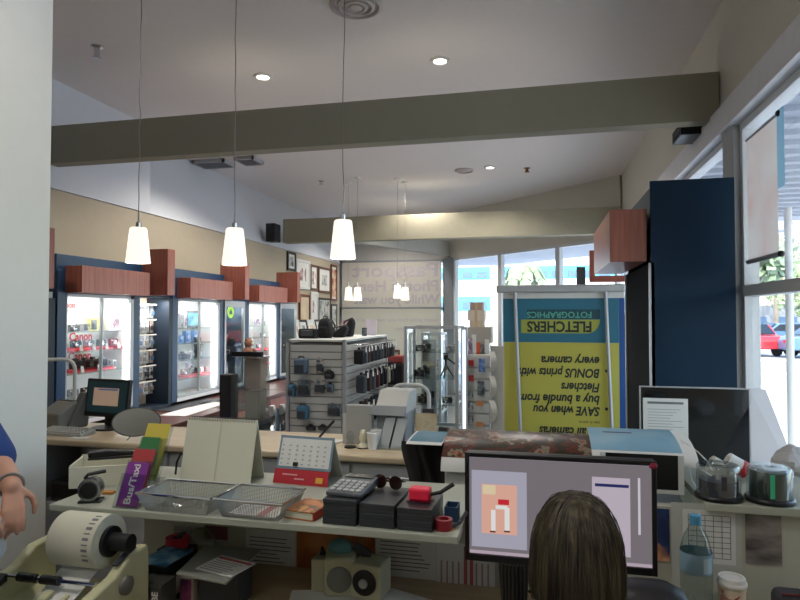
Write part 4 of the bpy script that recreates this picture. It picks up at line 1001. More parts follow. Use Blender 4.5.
# red tagged slatwall
Y = 6.1; a, c = PY(468.5, 355, Y), PY(489, 355, Y); w = c.x - a.x; h = a.z
r = thing('slatwall_display', 'narrow white slatwall display with red tags left of the banner', 'display stand', (a.x, Y, 0))
B().bb(0, w, .02, .3, 0, h).obj('core', sl, r); b = B()
for k in range(11): b.bb(0, w, 0, .02, .06 + k * (h - .06) / 11, .06 + (k + .85) * (h - .06) / 11)
b.obj('slat_panel', wlam, r)
for x in (-.012, w): B().bb(x, x + .012, -.005, .3, 0, h).obj('side_strip', alu, r)
for i, (px, py, wd, hh_, m, n) in enumerate(((471.5, 363, .05, .06, red, 'red tag at the upper left'), (482, 365, .06, .13, blue_pr, 'blue pack at the upper right'), (471.5, 378, .05, .06, red, 'red tag second from the top'), (481, 388, .07, .14, dark_pr, 'dark pack at the right'), (471, 395, .05, .08, mix_pr, 'brown print third down on the left'), (471, 407, .05, .08, mix_pr, 'brown print fourth down on the left'), (480, 403, .07, .05, mat('orange_card', '#c98a5a', .6), 'orange label at the middle'), (471, 419, .05, .08, mix_pr, 'brown print at the lower left'), (480, 424, .07, .05, mat('orange_card', '#c98a5a', .6), 'orange label lowest'))):
    q = PY(px, py, Y); r = thing('hanging_pack', n + ' of the narrow white slatwall', 'pack', (q.x, Y - .006, q.z - hh_ / 2)); B().bb(-wd / 2, wd / 2, -.02, -.012, 0, hh_).obj('card', m, r); B().cyl((0, .004, hh_ - .01), (0, -.03, hh_ - .01), .003, n=6).obj('hook', chrome, r)
# leaflets on top
for i, (px, m, l, hh_) in enumerate(((470.5, pur_pr, 'pink', .16), (474, paper, 'white', .2), (478, mat('orange_red', '#c8573a', .6), 'orange', .12), (482, dark_pr, 'dark', .1), (486.5, paper, 'plain white', .15))):
    q = PY(px, 354, Y + .1); r = thing('leaflet', '%s leaflet standing on top of the narrow white slatwall' % l, 'leaflet', (q.x, Y + .08 + .02 * i, h + .001), .3 - .1 * i); B().box((0, 0, hh_ / 2), (.045, .003, hh_)).obj('sheet', m, r); B().box((0, .01, .01), (.05, .03, .02)).obj('holder', acr, r)
# tall box stand behind
Y = 6.9; a, c = PY(467, 327, Y), PY(491, 343, Y)
r = thing('carton_stand', 'grey box on a tall white stand before the left diagonal window', 'display stand', ((a.x + c.x) / 2, Y + .15, 0)); wd = (c.x - a.x) / 2
B().bb(-wd, wd, -.15, .15, c.z, a.z).obj('box', mat('card_grey', '#a09a90', .7), r, bevel=.004); B().bb(-wd * .8, wd * .8, -.13, .13, 0, c.z).obj('stand', wlam, r)
zt = a.z
for i, (p0, p1, q0, q1, l) in enumerate(((470, 484, 321, 327, 'flat beige carton, lowest of the stack on the tall stand'), (468, 485, 311, 318, 'wide beige carton in the middle of the stack on the tall stand'), (470.5, 483, 303, 311, 'brown carton at the top of the stack on the tall stand'))):
    a, c = PY(p0, q0, Y + .1), PY(p1, q1, Y + .1); hh_ = a.z - c.z
    if i == 1: hh_ += .04
    w2 = (c.x - a.x) / 2
    r = thing('carton', l, 'box', ((a.x + c.x) / 2, Y + .15, zt + .001)); B().bb(-w2, w2, -.1, .1, 0, hh_).obj('box', mat('carton_%d' % i, ('#b3a594', '#c2b6a8', '#a08a7c')[i], .7), r, bevel=.003); B().bb(-.015, .015, -.101, .101, -.0005, hh_ + .0005).obj('tape', mat('tape_tan', '#b89d78', .4), r)
    zt += hh_
# white leaflet panel
Y = 5.6; a, c = PY(490.5, 346, Y), PY(503, 346, Y)
r = thing('leaflet_board', 'slim white board with curling paper edges left of the banner', 'board', (a.x, Y, 0)); w = c.x - a.x
B().bb(0.015, w + .05, 0, .02, 0.1, a.z).obj('panel', wlam, r); B().bb(0, .015, -.01, .03, 0, a.z).obj('post', alu, r)
for k in range(3):
    z0 = .75 + k * .22
    B().sheet(lambda u, v: ((-.02 + .03 * math.sin(v * 3.0) + u * .05, -.015 - .03 * math.sin(v * PI), z0 + v * .19), (0, -1, .0)), 2, 8).obj('paper_sheet', paper, r)
# ------------------------------------------------------------ inverted banner
Yb = 4.3
a, c = PY(503, 296, Yb), PY(624.5, 296, Yb); zt = PY(560, 292.5, Yb).z
bx = (a.x + c.x) / 2; bw = (c.x - a.x) / 2; zb = .15
r = thing('pull_up_banner', 'upside-down yellow and teal shop banner with Fletchers lettering on a pole frame', 'banner', (bx, Yb, zb))
zh = zt - zb
def L(px, py, dy=0): q = PY(px, py, Yb); return q.x - bx, q.z - zb
teal = mat('banner_teal', '#2b6f86', .45, var=.03); yel = mat('banner_yellow', '#b9b350', .45, var=.03); bblue = mat('banner_blue', '#1d4f92', .45, var=.03); ink = mat('banner_ink', '#1d2a2c', .5)
B().bb(-bw, bw, .0, .002, .02, zh).obj('banner_back', white, r)
x_, z_ = L(619, 343)
b = B(); b.bb(-bw, x_, -.002, -.0002, z_, zh - .04); b.obj('teal_panel', teal, r)
b = B(); b.bb(-bw + .006, x_, -.002, -.0002, .02, z_ - .001); b.obj('yellow_panel', yel, r)
B().bb(x_ + .001, bw, -.002, -.0002, .02, zh - .04).obj('blue_edge', bblue, r)
B().bb(-bw, bw, -.002, -.0002, zh - .039, zh).obj('white_hem', white, r)
x0, z1 = L(521, 319.5); x1, z0 = L(600, 333.5)
n = 8; pts = [(x0, -.0035, z1), (x1, -.0035, z1)] + [(x1 - (z1 - z0) * .9 * (1 - math.cos(k * PI / 2 / n)), -.0035, z1 - (z1 - z0) * math.sin(k * PI / 2 / n)) for k in range(1, n + 1)] + [(x0, -.0035, z0)]
B().prism(pts, (0, .0012, 0)).obj('logo_panel', mat('banner_lime', '#a3a84a', .45), r)
x0, z1 = L(527, 309.5); x1, z0 = L(600, 319); B().bb(x0, x1, -.0035, -.0023, z0, z1).obj('logo_bar', mat('banner_dark_teal', '#1c4c58', .45), r)
UP = (Matrix.Rotation(PI / 2, 3, 'X') @ Matrix.Rotation(PI, 3, 'Z')).to_euler()
def btext(s, px0, px1, py, size, m, shear=.2, bold=.002, y=-.0036):
    x0, z = L(px0, py); x1, _ = L(px1, py)
    t = text('lettering', s, size, m, r, (x1, y, z), UP, .0004, 'LEFT', shear=shear, bold=bold)
    w = max(v.co.x for v in t.data.vertices); t.data.transform(Matrix.Diagonal(((x1 - x0) / w, 1, 1, 1)))
    return t
btext('FLETCHERS', 527, 592, 326, .098, ink, 0, .003, -.0042)
btext('FOTOGRAPHICS', 527, 592, 314.5, .058, mat('banner_mint', '#5fae9a', .5), 0, .001, -.0042)
for s, p0, p1, py in (('every camera', 541, 600, 360), ('BONUS prints with', 519, 600, 371.5), ('Fletchers', 561, 600, 386.5), ('buy a bundle from', 519, 600, 397.5), ('SAVE when you', 533, 600, 409), ('on all cameras', 539, 601, 430)):
    btext(s, p0, p1, py, .083, ink, .2, .0025, -.0028)
btext('see in store', 579, 600, 422, .03, ink, .2, 0, -.0028)
for py in (371, 409): x_, z_ = L(606.5, py); B().cyl((x_, -.0028, z_), (x_, -.002, z_), .011, n=14).obj('bullet', ink, r)
x0, _ = L(497, 292); x1, _ = L(625, 292)
B().bb(x0, x1, -.045, .03, zh - .0, zh + .052).obj('cassette', alu, r, bevel=.01)
for p0, p1 in ((515, 520), (605, 611)):
    x0, _ = L(p0, 296); x1, _ = L(p1, 430); x1 = x0 + (x1 - x0) * 2.0
    B().tube([(x0, -.03, zh + .01), (x1, -.03, .0)], .0125, 10).obj('pole', alu, r, smooth=True)
b = B(); b.bb(-bw, bw, -.05, .05, -.03, .0); b.obj('top_rail', alu, r)
for s in (-.35, .35): B().bb(s - .02, s + .02, -.2, .2, -.149, -.03).obj('foot', alu, r)
# ------------------------------------------------------------ right wall cabinet
a = PY(650, 181, 4.3); zt = a.z
RX0 = a.x
r = thing('tall_cabinet', 'tall dark navy wall cabinet with a cherry sign box by the right window', 'display cabinet', (RX0, 4.3, 0))
rw_ = PY(736, 300, 4.3).x - RX0
navyr = mat('navy_laminate_shaded', '#0f2639', .6, var=.04, spec=.15)  # navy darkened in colour to paint in the shade on this end
B().bb(0, rw_, 0, .025, 0, zt).obj('end_panel', navyr, r)
b = B(); b.bb(.02, rw_, .025, 1.2, 0, .7); b.bb(rw_ - .02, rw_, .025, 1.2, .7, zt - .3); b.bb(.02, rw_, .025, 1.2, zt - .3, zt - .02); b.bb(.02, rw_, 1.2, 1.225, 0, zt); b.obj('carcass', navyd, r)
b = B(); b.bb(-.012, .02, .0, .03, .6, 2.05); b.bb(-.012, .02, 1.17, 1.2, .6, 2.05); b.bb(-.012, .02, .03, 1.17, .6, .63); b.obj('door_frame', alu, r)
B().bb(.0, .006, .03, 1.17, .63, 2.05).obj('door_pane', mat('painted_void_black', '#060607', .9, spec=.1), r)  # opaque matte black painted in for the dark cabinet interior
for z in (1.0, 1.3, 1.6): B().bb(.03, rw_ - .03, .03, 1.17, z, z + .01).obj('shelf', gls, r)
q0, q1 = PY(610, 262, 4.36), PY(649.5, 208.5, 4.36)
r = tag(B().bb(0, RX0 - q0.x - .014, 0, 1.25, 0, q1.z - q0.z).obj('sign_box', cherry, loc=(q0.x, 4.36, q0.z), bevel=.003), 'cherry timber sign box projecting from the left of the navy cabinet', 'sign block')
Y = 6.3; q0, q1 = PY(590, 282, Y), PY(604.5, 250, Y)
r = thing('cherry_bracket', 'cherry timber fin and ledge seen beyond the sign box at right', 'sign block', (q0.x, Y, 0))
b = B(); b.bb(0, .05, 0, .12, q0.z, q1.z); b.bb(.05, XR - q0.x - .02, 0, .12, q0.z, q0.z + .06); b.obj('fin', cherry, r); B().bb(.2, XR - q0.x - .02, 0, 1.5, 0, q0.z - .3).obj('cabinet', navyd, r)
q = PY(581, 289, 6.9); q2 = PY(583.5, 267, 6.9)
r = thing('dark_post_sign', 'small dark upright sign above the banner in front of the window', 'sign', (q.x, 6.9, 0)); B().bb(-.03, .03, -.02, .02, 0, q.z - .1).obj('post', alu, r); B().bb(-.045, .045, -.03, .03, q.z - .1, q2.z).obj('panel', dgrey, r)
# ------------------------------------------------------------ near desk, partition and shelf
DZ, SZ = .74, 1.08
PYF = 2.225
r = thing('desk_partition', 'pale desk partition with a long front shelf and a wide ledge at right', 'partition', (0, PYF, 0))
ppan = mat('partition_beige', '#b5b5a4', .75, var=.03)
shelfm = mat('shelf_laminate', '#aaad9d', .5, var=.03)
B().bb(-1.58, 1.19, 0, .04, 0, SZ - .021).obj('panel', ppan, r)
sx0 = PY(49, 509, 1.725).x
B().bb(sx0, -.228, -.5, .04, SZ - .022, SZ).obj('shelf', shelfm, r, bevel=.003)
B().bb(.525, 1.19, -.03, .5, SZ - .02, SZ + .006).obj('ledge', shelfm, r, bevel=.003)
for px, n in ((287, 0), (415, 0)):
    q = PY(px, 540, PYF - .02)
    B().prism([(q.x - .02, 0, SZ - .022), (q.x - .02, -.2, SZ - .022), (q.x - .02, -.05, SZ - .12), (q.x - .02, -.02, SZ - .15), (q.x - .02, 0, SZ - .15)], (.04, 0, 0)).obj('bracket', dgrey, r, bevel=.006)
B().bb(.54, 1.19, .42, .5, 0, SZ - .02).obj('rear_panel', ppan, r)
r = thing('work_desk', 'beige wood-topped work desk below the shelf', 'desk', (0, 1.47, 0))
deskm = wood('desk_top', '#a08a68', '#b09a78', 'X', 3)
B().bb(-1.56, 1.19, 0, PYF - 1.472, DZ - .03, DZ).obj('top', deskm, r, bevel=.003)
for x in (-1.5, -.5, .6, 1.13):
    B().bb(x - .02, x + .02, .05, .7, 0, DZ - .03).obj('leg', dgrey, r)
def onS(px, py): return PZ(px, py, SZ)
def onD(px, py): return PZ(px, py, DZ)
# ---- papers pinned on the partition
def pinned(l, px0, px1, py0, py1, m, kind='sheet', name='pinned_paper', cat='paper', off=.002):
    a, c = PY(px0, py1, PYF), PY(px1, py0, PYF)
    r = thing(name, l, cat, ((a.x + c.x) / 2, PYF - off, a.z)); w = (c.x - a.x) / 2; h = c.z - a.z
    B().bb(-w, w, -.0012, .0, 0, h).obj('sheet', m, r)
    return r, w, h
inkg = mat('grey_ink', '#6d6e6e', .8)
def lines(r, w, h, n, y0=.15, y1=.85, m=inkg, th=.0035):
    b = B()
    for k in range(n):
        z = h * (y0 + (y1 - y0) * (k + .5) / n); ww = w * random.uniform(.5, .85); b.bb(-w * .85, -w * .85 + 2 * ww, -.0016, -.0012, z, z + th)
    b.obj('text_lines', m, r)
for (p0, p1, q0, q1, l) in ((246, 296, 532, 572, 'white notice with typed lines under the shelf, left of the orange poster'), (376, 436, 537, 576, 'white notice with typed lines under the shelf, right of the orange poster')):
    rr, w, h = pinned(l, p0, p1, q0, q1, paper); lines(rr, w, h, 8)
pinned('orange brown poster pinned under the shelf behind the film device', 297, 375, 531, 572, ramp_mat('orange_poster', [(.3, '#8a4a22'), (.5, '#b06a34'), (.7, '#c58a52')], 9), name='pinned_poster', cat='poster')
rr, w, h = pinned('white sheet with red and grey barcode columns hanging beside the monitor', 437, 495, 545, 588, paper, name='barcode_sheet', off=.012)
b = B(); b2 = B()
for k in range(9):
    x = -w * .85 + k * w * .2
    (b2 if k in (4, 5) else b).bb(x, x + w * (.12 if k in (4, 5) else .05), -.0016, -.0012, h * .06, h * (.95 if k in (4, 5) else .62))
b.obj('bar_lines', mat('bar_ink', '#a07a80', .8), rr); b2.obj('red_bars', mat('bar_red', '#b05a60', .8), rr)
rr, w, h = pinned('dim red print pinned under the shelf behind the wire baskets', 205, 228, 527, 538, mat('dim_red', '#7a4444', .7), name='pinned_print', cat='print')
rr, w, h = pinned('small grey notice under the shelf near the red tape', 174, 193, 527, 540, mat('grey_notice', '#8f9090', .8), name='pinned_note', cat='paper'); lines(rr, w, h, 3)
rr, w, h = pinned('dark blue photo poster just right of the monitor', 650, 669, 509, 560, ramp_mat('blue_people', [(.35, '#1b2a52'), (.52, '#243a6a'), (.62, '#c98a5a'), (.75, '#e0c0a0')], 9), name='pinned_poster', cat='poster')
rr, w, h = pinned('pale sheet printed with a grid, behind the water bottle', 683, 735, 512, 561, paper, name='grid_sheet')
b = B()
for k in range(9): b.bb(-w * .8, w * .8, -.0016, -.0012, h * (.1 + k * .1), h * (.1 + k * .1) + .002)
for k in range(6): b.bb(-w * .8 + k * w * .32, -w * .8 + k * w * .32 + .002, -.0016, -.0012, h * .1, h * .9)
b.obj('grid_lines', inkg, rr)
rr, w, h = pinned('black and white photo print pinned on the right of the partition', 745.5, 781, 513, 563, ramp_mat('bw_print', [(.3, '#2e2a28'), (.5, '#8a827c'), (.65, '#b5aea6')], 5, mapscale=(1, 1, 3)), name='pinned_print', cat='print')
rr, w, h = pinned('large blank pale sheet pinned around the grid sheet', 672, 741, 506, 600, mat('pale_sheet', '#b9bbb2', .8), name='pinned_sheet', off=.0008)
# ---- on the shelf
def spiral():
    a, c = onS(182, 476), onS(255, 481)
    w = .148; x = (a.x + c.x) / 2 + .014; y = min(a.y, c.y) - .05
    r = thing('spiral_calendar', 'large blank spiral-bound tent calendar standing on the shelf', 'calendar', (x, y, SZ + .001), -.03)
    H = .226; dp = .11
    B().sheet(lambda u, v: ((-w + 2 * w * u, dp / 2 * v, H * v), (0, -1, .25)), 6, 6, .004).obj('front_page', creamp, r)
    B().sheet(lambda u, v: ((-w + 2 * w * u, dp - dp / 2 * v, H * v), (0, 1, .25)), 6, 6, .004).obj('back_board', creamp, r)
    b = B()
    for k in range(26):
        x = -w + .01 + k * (2 * w - .02) / 25
        b.tube([(x, dp / 2 + .009 * math.cos(t), H - .002 + .008 * math.sin(t)) for t in [2 * PI * i / 10 for i in range(10)]], .0012, 4, True)
    b.obj('spiral_binding', dgrey, r)
    B().bb(-.001, .001, .0, .004, .004, .006).obj('fold_mark', inkg, r)
    f = B().sheet(lambda u, v: ((-.0012 + .0024 * u, dp / 2 * v - .0032, H * v), (0, -1, .25)), 1, 2, .001).obj('centre_crease', mat('crease', '#bdbba6', .8), r)
    b = B()
    for s in (-.09, .075): b.box((s, .004, .018), (.085, .001, .003), rx=-.23)
    b.obj('small_print', mat('faint_print', '#a5a494', .8), r)
spiral()
def tentcal():
    a, c = onS(275.5, 481), onS(328, 487); x = (a.x + c.x) / 2; y = min(a.y, c.y)
    r = thing('desk_calendar', 'small tent calendar with a blue grey frame and red base strip', 'calendar', (x, y, SZ + .001), -.08)
    w = (c.x - a.x) / 2; lean = .06; H = .165
    fr = mat('calendar_frame', '#6f8797', .5)
    def S(name, x0, x1, v0, v1, m, off, th=.001):
        B().sheet(lambda u, v: ((x0 + (x1 - x0) * u, lean * (v0 + (v1 - v0) * v) - off, H * (v0 + (v1 - v0) * v)), (0, -1, .36)), 1, 1, th).obj(name, m, r)
    S('red_strip', -w, w, 0, .3, red, 0, .003)
    S('frame', -w + .004, w + .004, .31, 1, fr, .0, .003); S('page', -w + .012, w - .004, .36, .95, paper, .002)
    b = B()
    for i in range(5):
        for k in range(7): v = .42 + i * .095; b.box((-w * .8 + k * w * .26, lean * v - .0045, H * v), (.008, .001, .004), rx=-.35)
    b.obj('dates', mat('date_ink', '#9aa2a6', .8), r)
    b = B(); v = .42; b.box((-w * .25, lean * v - .006, H * v), (.02, .002, .014), rx=-.35); b.obj('date_marker', blk, r)
    b = B(); v = .12; b.box((w * .7, lean * v - .005, H * v), (.028, .001, .02), rx=-.35); b.obj('yellow_logo', mat('logo_yellow', '#d9a23a', .6), r)
    b = B()
    for i, ww in enumerate((.06, .04)): v = .2 - i * .08; b.box((-w * .4 + i * .04, lean * v - .005, H * v), (ww, .001, .005), rx=-.35)
    b.obj('small_print', mat('strip_print', '#e0a0a0', .7), r)
    B().sheet(lambda u, v: ((-w + 2 * w * u, lean + .09 - .09 * v, .999 * H * v), (0, 1, .4)), 1, 1, .003).obj('back_board', mat('calendar_back', '#b8b6a8', .7), r)
tentcal()
wirem = mat('wire_mesh', '#8d8e88', .4, .6)
def basket(l, x, y, w, d, rz=0.0):
    r = thing('wire_basket', l, 'basket', (x, y, SZ + .003), rz, 'wire baskets on the shelf')
    wb, db, H = w * .82, d * .8, .056
    def P(t, v):     # around perimeter t 0..4, height v
        s = wb + (w - wb) * v; e = db + (d - db) * v; k = int(t) % 4; f = t - int(t)
        x_, y_ = ((-s + 2 * s * f, -e), (s, -e + 2 * e * f), (s - 2 * s * f, e), (-s, e - 2 * e * f))[k]
        return Vector((x_, y_, H * v))
    b = B()
    b.tube([P(k / 4, 1) for k in range(16)], .0042, 8, True); b.obj('rim', chrome, r, smooth=True)
    b = B()
    for k in range(96):
        t = k / 24; b.tube([P(t, 0), P(t, 1)], .001, 3)
    for i in range(14): b.tube([P(k / 2, i / 14) for k in range(8)], .001, 3, True)
    b.obj('side_mesh', wirem, r)
    b = B()
    for k in range(36): x_ = -wb + 2 * wb * k / 35; b.tube([(x_, -db, 0), (x_, db, 0)], .0007, 3)
    for k in range(26): y_ = -db + 2 * db * k / 25; b.tube([(-wb, y_, .0005), (wb, y_, .0005)], .0007, 3)
    b.obj('base_mesh', wirem, r)
    return r
basket('wire mesh basket next to the purple brochure card, nearly empty', -1.118, 1.80, .132, .085, -.03)
basket('wire mesh basket with a printed slip inside, left of the orange book', -.864, 1.80, .115, .085, -.03)
r = thing('printed_slip', 'white and red printed slip lying in the right wire basket', 'paper', (-.864, 1.79, SZ + .006), -.05); B().bb(-.08, .08, -.05, .05, 0, .004).obj('sheet', paper, r); B().bb(.015, .04, -.045, .045, .004, .0046).obj('red_band', mat('bar_red', '#b05a60', .8), r); B().bb(-.07, .0, -.04, .04, .004, .0045).obj('text_block', ramp_mat('text_lines_m', [(.4, '#c9c9c6'), (.55, '#9a9a9a')], 60, mapscale=(1, 6, 1)), r)
tag(B().sheet(lambda u, v: ((-.08 + .16 * u, -.05 + .1 * v, .008 + .007 * math.sin(u * 9) * math.sin(v * 7)), (0, 0, 1)), 14, 10, .001).obj('plastic_sleeve', glass('crinkled_plastic', '#dfe4e2', .6, .15), smooth=True, loc=(-1.118, 1.80, SZ + .006)), 'crinkled clear plastic sleeve lying in the left wire basket', 'sleeve')
# brochure holder with cards
CARDS = (('purple', '#7c2c8a', 'purple card lettered Bus/Taxi at the front of the brochure holder', 129, 462, 1.81, .078, .127),
         ('red', '#a83434', 'red card second in the brochure holder', 135, 449, 1.93, .085, .13),
         ('green', '#2c7038', 'green card third in the brochure holder', 142.7, 437, 2.02, .076, .13),
         ('yellow', '#c2b040', 'tall yellow card at the back of the brochure holder', 148.5, 423.5, 2.12, .1, .19))
hx0 = PY(CARDS[0][3], 462, 1.81).x
r = thing('brochure_holder', 'clear acrylic tiered brochure holder holding coloured cards', 'brochure holder', (hx0, 1.74, SZ + .001))
for nm, c_, l, px, py, y, w, h in CARDS:
    t_ = PY(px, py, y); x0 = t_.x - hx0; zb_ = max(t_.z - h - SZ - .001, .0); yb_ = y - .5 * h - 1.74
    for off in (-.008, .008): B().sheet(lambda u, v: ((x0 - .008 + (w + .016) * u, yb_ + off + .5 * (h * .75 if off < 0 else h * .95) * v, zb_ + (h * .75 if off < 0 else h * .95) * v), (0, -1, .5)), 1, 1, .002).obj('front_panel' if off < 0 else 'back_panel', acr, r)
    B().bb(x0 - .008, x0 + w + .008, yb_ - .01, yb_ + .05, -.0005, max(zb_ - .001, .002)).obj('step', acr, r)
    q = thing('brochure_card', l, 'card', (t_.x, y - .5 * h, SZ + .002 + zb_), 0, 'coloured cards in the holder')
    B().sheet(lambda u, v: ((w * u, .5 * h * v, h * v), (0, -1, .5)), 1, 1, .002).obj('sheet', mat('card_' + nm, c_, .5, var=.03), q)
    if nm == 'purple':
        th = math.atan(.5); L_ = h * 1.118
        t2 = text('lettering', 'Bus/Taxi', w * .44, white, q, (w * .5, .25 * h - .0025, h * .5 + .001), Euler((PI / 2 - th, 0, 0)), .0003, bold=.0008)
        t2.data.transform(Matrix.Rotation(PI / 2, 4, 'Z'))
        ly = max(v.co.y for v in t2.data.vertices) - min(v.co.y for v in t2.data.vertices); t2.data.transform(Matrix.Diagonal((1, L_ * .9 / ly, 1, 1)))
# tape dispenser, cream tray, cable
r = thing('desk_clock', 'rounded chrome and black desk gadget at the left end of the shelf', 'gadget', (PY(91, 500, 1.78).x, 1.78, SZ + .001), .4)
B().lathe([(.022, -.028), (.036, -.024), (.039, 0), (.036, .024), (.022, .028)], (0, 0, .043), 26, 'Y').obj('body', mat('gadget_silver', '#8f9290', .2, .8), r, smooth=True)
B().lathe([(.0, -.031), (.026, -.031), (.029, -.027)], (0, 0, .043), 24, 'Y', caps=False).obj('face', blk, r, smooth=True); B().box((0, 0, .004), (.07, .05, .008)).obj('foot', blk, r, bevel=.002); B().tube([(-.02, 0, .076), (-.01, 0, .09), (.04, .02, .094)], .006, 8).obj('lever', blk, r, smooth=True)
q = onS(104, 490); r = thing('cream_box', 'cream open box with a black stapler on top at the left end of the shelf', 'box', (PY(108, 480, 2.0).x, 2.0, SZ + .001), .45)
b = B(); b.bb(-.115, .1, -.07, .1, 0, .006); b.bb(-.115, .1, -.07, -.064, .006, .075); b.bb(-.115, .1, .094, .1, .006, .085); b.bb(-.115, -.109, -.064, .094, .006, .08); b.bb(.094, .1, -.064, .094, .006, .08); b.obj('body', creamp, r)
q = onS(112, 470); r = thing('stapler', 'black stapler resting on the cream box', 'stapler', (PY(110, 470, 2.0).x, 2.01, SZ + .087), .55)
B().box((0, 0, .004), (.16, .034, .008)).obj('base', blk, r, bevel=.002); B().prism([(-.08, -.016, .008), (.08, -.016, .01), (.08, -.016, .024), (-.02, -.016, .034), (-.08, -.016, .03)], (0, .032, 0)).obj('arm', blk, r, bevel=.006); B().box((.03, 0, .012), (.1, .02, .008)).obj('magazine', chrome, r)
tag(B().tube([(0, 0, .003), (.005, 0, .05), (.012, .02, .085), (.02, .02, .07), (.022, .01, .03), (.035, -.01, .003)], .004, 8).obj('cable_loop', blk, smooth=True, loc=(onS(173, 484).x - .06, 2.14, SZ + .002)), 'black cable loop standing behind the yellow card', 'cable')
tag(B().bb(-.03, .03, -.012, .012, 0, .008).obj('orange_pencil_stub', mat('orange_wood', '#b5782e', .6), loc=(onS(80, 503).x + .01, 1.87, SZ + .001), rz=.2), 'small orange stub at the left end of the shelf', 'stub')
# orange book
q = onS(304, 518); r = thing('orange_book', 'small orange book lying right of the wire baskets', 'book', (q.x, 1.825, SZ + .001), -.15)
B().box((0, 0, .0015), (.1, .13, .003)).obj('back_cover', mat('book_orange', '#b86a24', .6), r); B().box((0, 0, .013), (.096, .126, .02)).obj('pages', creamp, r); B().box((0, 0, .0245), (.1, .13, .003)).obj('front_cover', ramp_mat('book_cover', [(.45, '#c07428'), (.55, '#4a3420'), (.65, '#c88a3a')], 22), r); B().box((.0505, 0, .013), (.003, .13, .024)).obj('spine', mat('book_red', '#c8442e', .6), r)
# black CD case stacks
def stack(l, px0, px1, y0, dpt, py_t, rz=-.04, n=7):
    a, c = PY(px0, 525, y0), PY(px1, 525, y0); w = c.x - a.x
    zt = PY((px0 + px1) / 2, py_t, y0).z; h = zt - SZ - .001
    cases = []
    for k in range(n):
        o = B().box((w / 2, dpt / 2, h / n * .5), (w - .004, dpt, h / n * .95)).obj('disc_case', mat('case_black', '#383b3e', .3), bevel=.001, loc=(a.x + random.uniform(-.0015, .0015), y0 + random.uniform(-.002, .002), SZ + .001 + h / n * k), rz=rz + random.uniform(-.006, .006))
        pos = 'topmost' if k == n - 1 else 'lowest' if k == 0 else ORD[k] + ' from the bottom'
        tag(o, 'black disc case in %s, %s' % (l, pos), 'disc case', 'black disc cases, ' + l)
    return a.x, w, zt
s1x, s1w, s1z = stack('the left stack under the calculator', 322, 357, 1.745, .19, 499.5)
s2x, s2w, s2z = stack('the middle black stack', 358.5, 395, 1.745, .19, 504)
s3x, s3w, s3z = stack('the right stack under the neon red tape', 396.5, 433, 1.745, .17, 508.5)
r = thing('calculator', 'grey desk calculator lying on the left black stack', 'calculator', (s1x + s1w / 2 + .012, 1.84, s1z + .002), -.1)
B().prism([(-.058, -.075, 0), (-.058, .085, 0), (-.058, .085, .03), (-.058, .05, .026), (-.058, -.075, .012)], (.116, 0, 0)).obj('case', mat('calc_grey', '#54585c', .45), r, bevel=.004)
B().box((0, .062, .029), (.095, .03, .003), rx=.1).obj('display', mat('lcd_green', '#3a443e', .2), r)
for i in range(4):
    for k in range(5): B().box((-.042 + k * .021, -.055 + i * .022, .0155 + i * .0024), (.016, .015, .006), rx=.11).obj('key', lgrey, r, bevel=.001)
r = thing('sunglasses', 'folded brown sunglasses on the back of the middle black stack', 'glasses', (s2x + s2w * .5 - .005, 1.9, s2z + .002), -.2)
shg = mat('shades_brown', '#2a1612', .15)
for s in (-1, 1): B().lathe([(.0, -.002), (.022, -.002), (.022, .002), (0, .002)], (s * .027, 0, .021), 18, 'Y').obj('lens', shg, r); B().tube([(s * .05, 0, .032), (s * .048, .03, .02), (-s * .03, .036 + .006 * s, .01)], .003, 6).obj('temple', shg, r)
B().tube([(-.008, 0, .03), (0, 0, .033), (.008, 0, .03)], .003, 6).obj('bridge', shg, r)
q = PZ(418, 497, s3z)
r = thing('tape_dispenser', 'neon red tape block with a black handle on the right black stack', 'tape dispenser', (s3x + s3w * .52, 1.82, s3z + .002), -.08)
B().box((0, 0, .021), (.062, .045, .036)).obj('block', pink, r, bevel=.006); B().box((0, 0, .0015), (.075, .05, .003)).obj('base', mat('tape_dark', '#5a1424', .4), r); B().tube([(.03, 0, .02), (.06, .01, .026), (.095, .03, .048)], [.005, .006, .007], 8).obj('handle', blk, r, smooth=True)
q = onS(443, 531); r = thing('red_marker', 'dark red tape reel with a grey strap beside the right black stack', 'reel', (q.x - .0, 1.78, SZ + .001), .3)
B().lathe([(.016, 0), (.026, 0), (.026, .03), (.016, .03), (.016, 0)], n=20, caps=False).obj('reel', mat('reel_red', '#8c1f2c', .5), r, smooth=True); B().tube([(.02, .0, .006), (.05, .02, .01), (.075, .04, .035)], .006, 8).obj('strap', dgrey, r, smooth=True)
q = onS(461, 520); r = thing('blue_holder', 'dark blue small holder at the right end of the shelf', 'holder', (-.265, 1.87, SZ + .001)); b = B(); b.bb(-.02, .02, -.03, .03, 0, .004); b.bb(-.02, .02, -.03, -.027, .004, .045); b.bb(-.02, .02, .027, .03, .004, .045); b.bb(-.02, -.017, -.027, .027, .004, .045); b.bb(.017, .02, -.027, .027, .004, .045); b.obj('body', mat('holder_blue', '#20405e', .5), r)
tag(B().lathe([(.0, 0), (.028, 0), (.028, .003), (0, .003)], n=24).obj('yellow_disc', mat('disc_yellow', '#b98a2a', .5), loc=(-.275, 1.785, SZ + .001)), 'flat yellow disc at the right end of the shelf', 'disc')
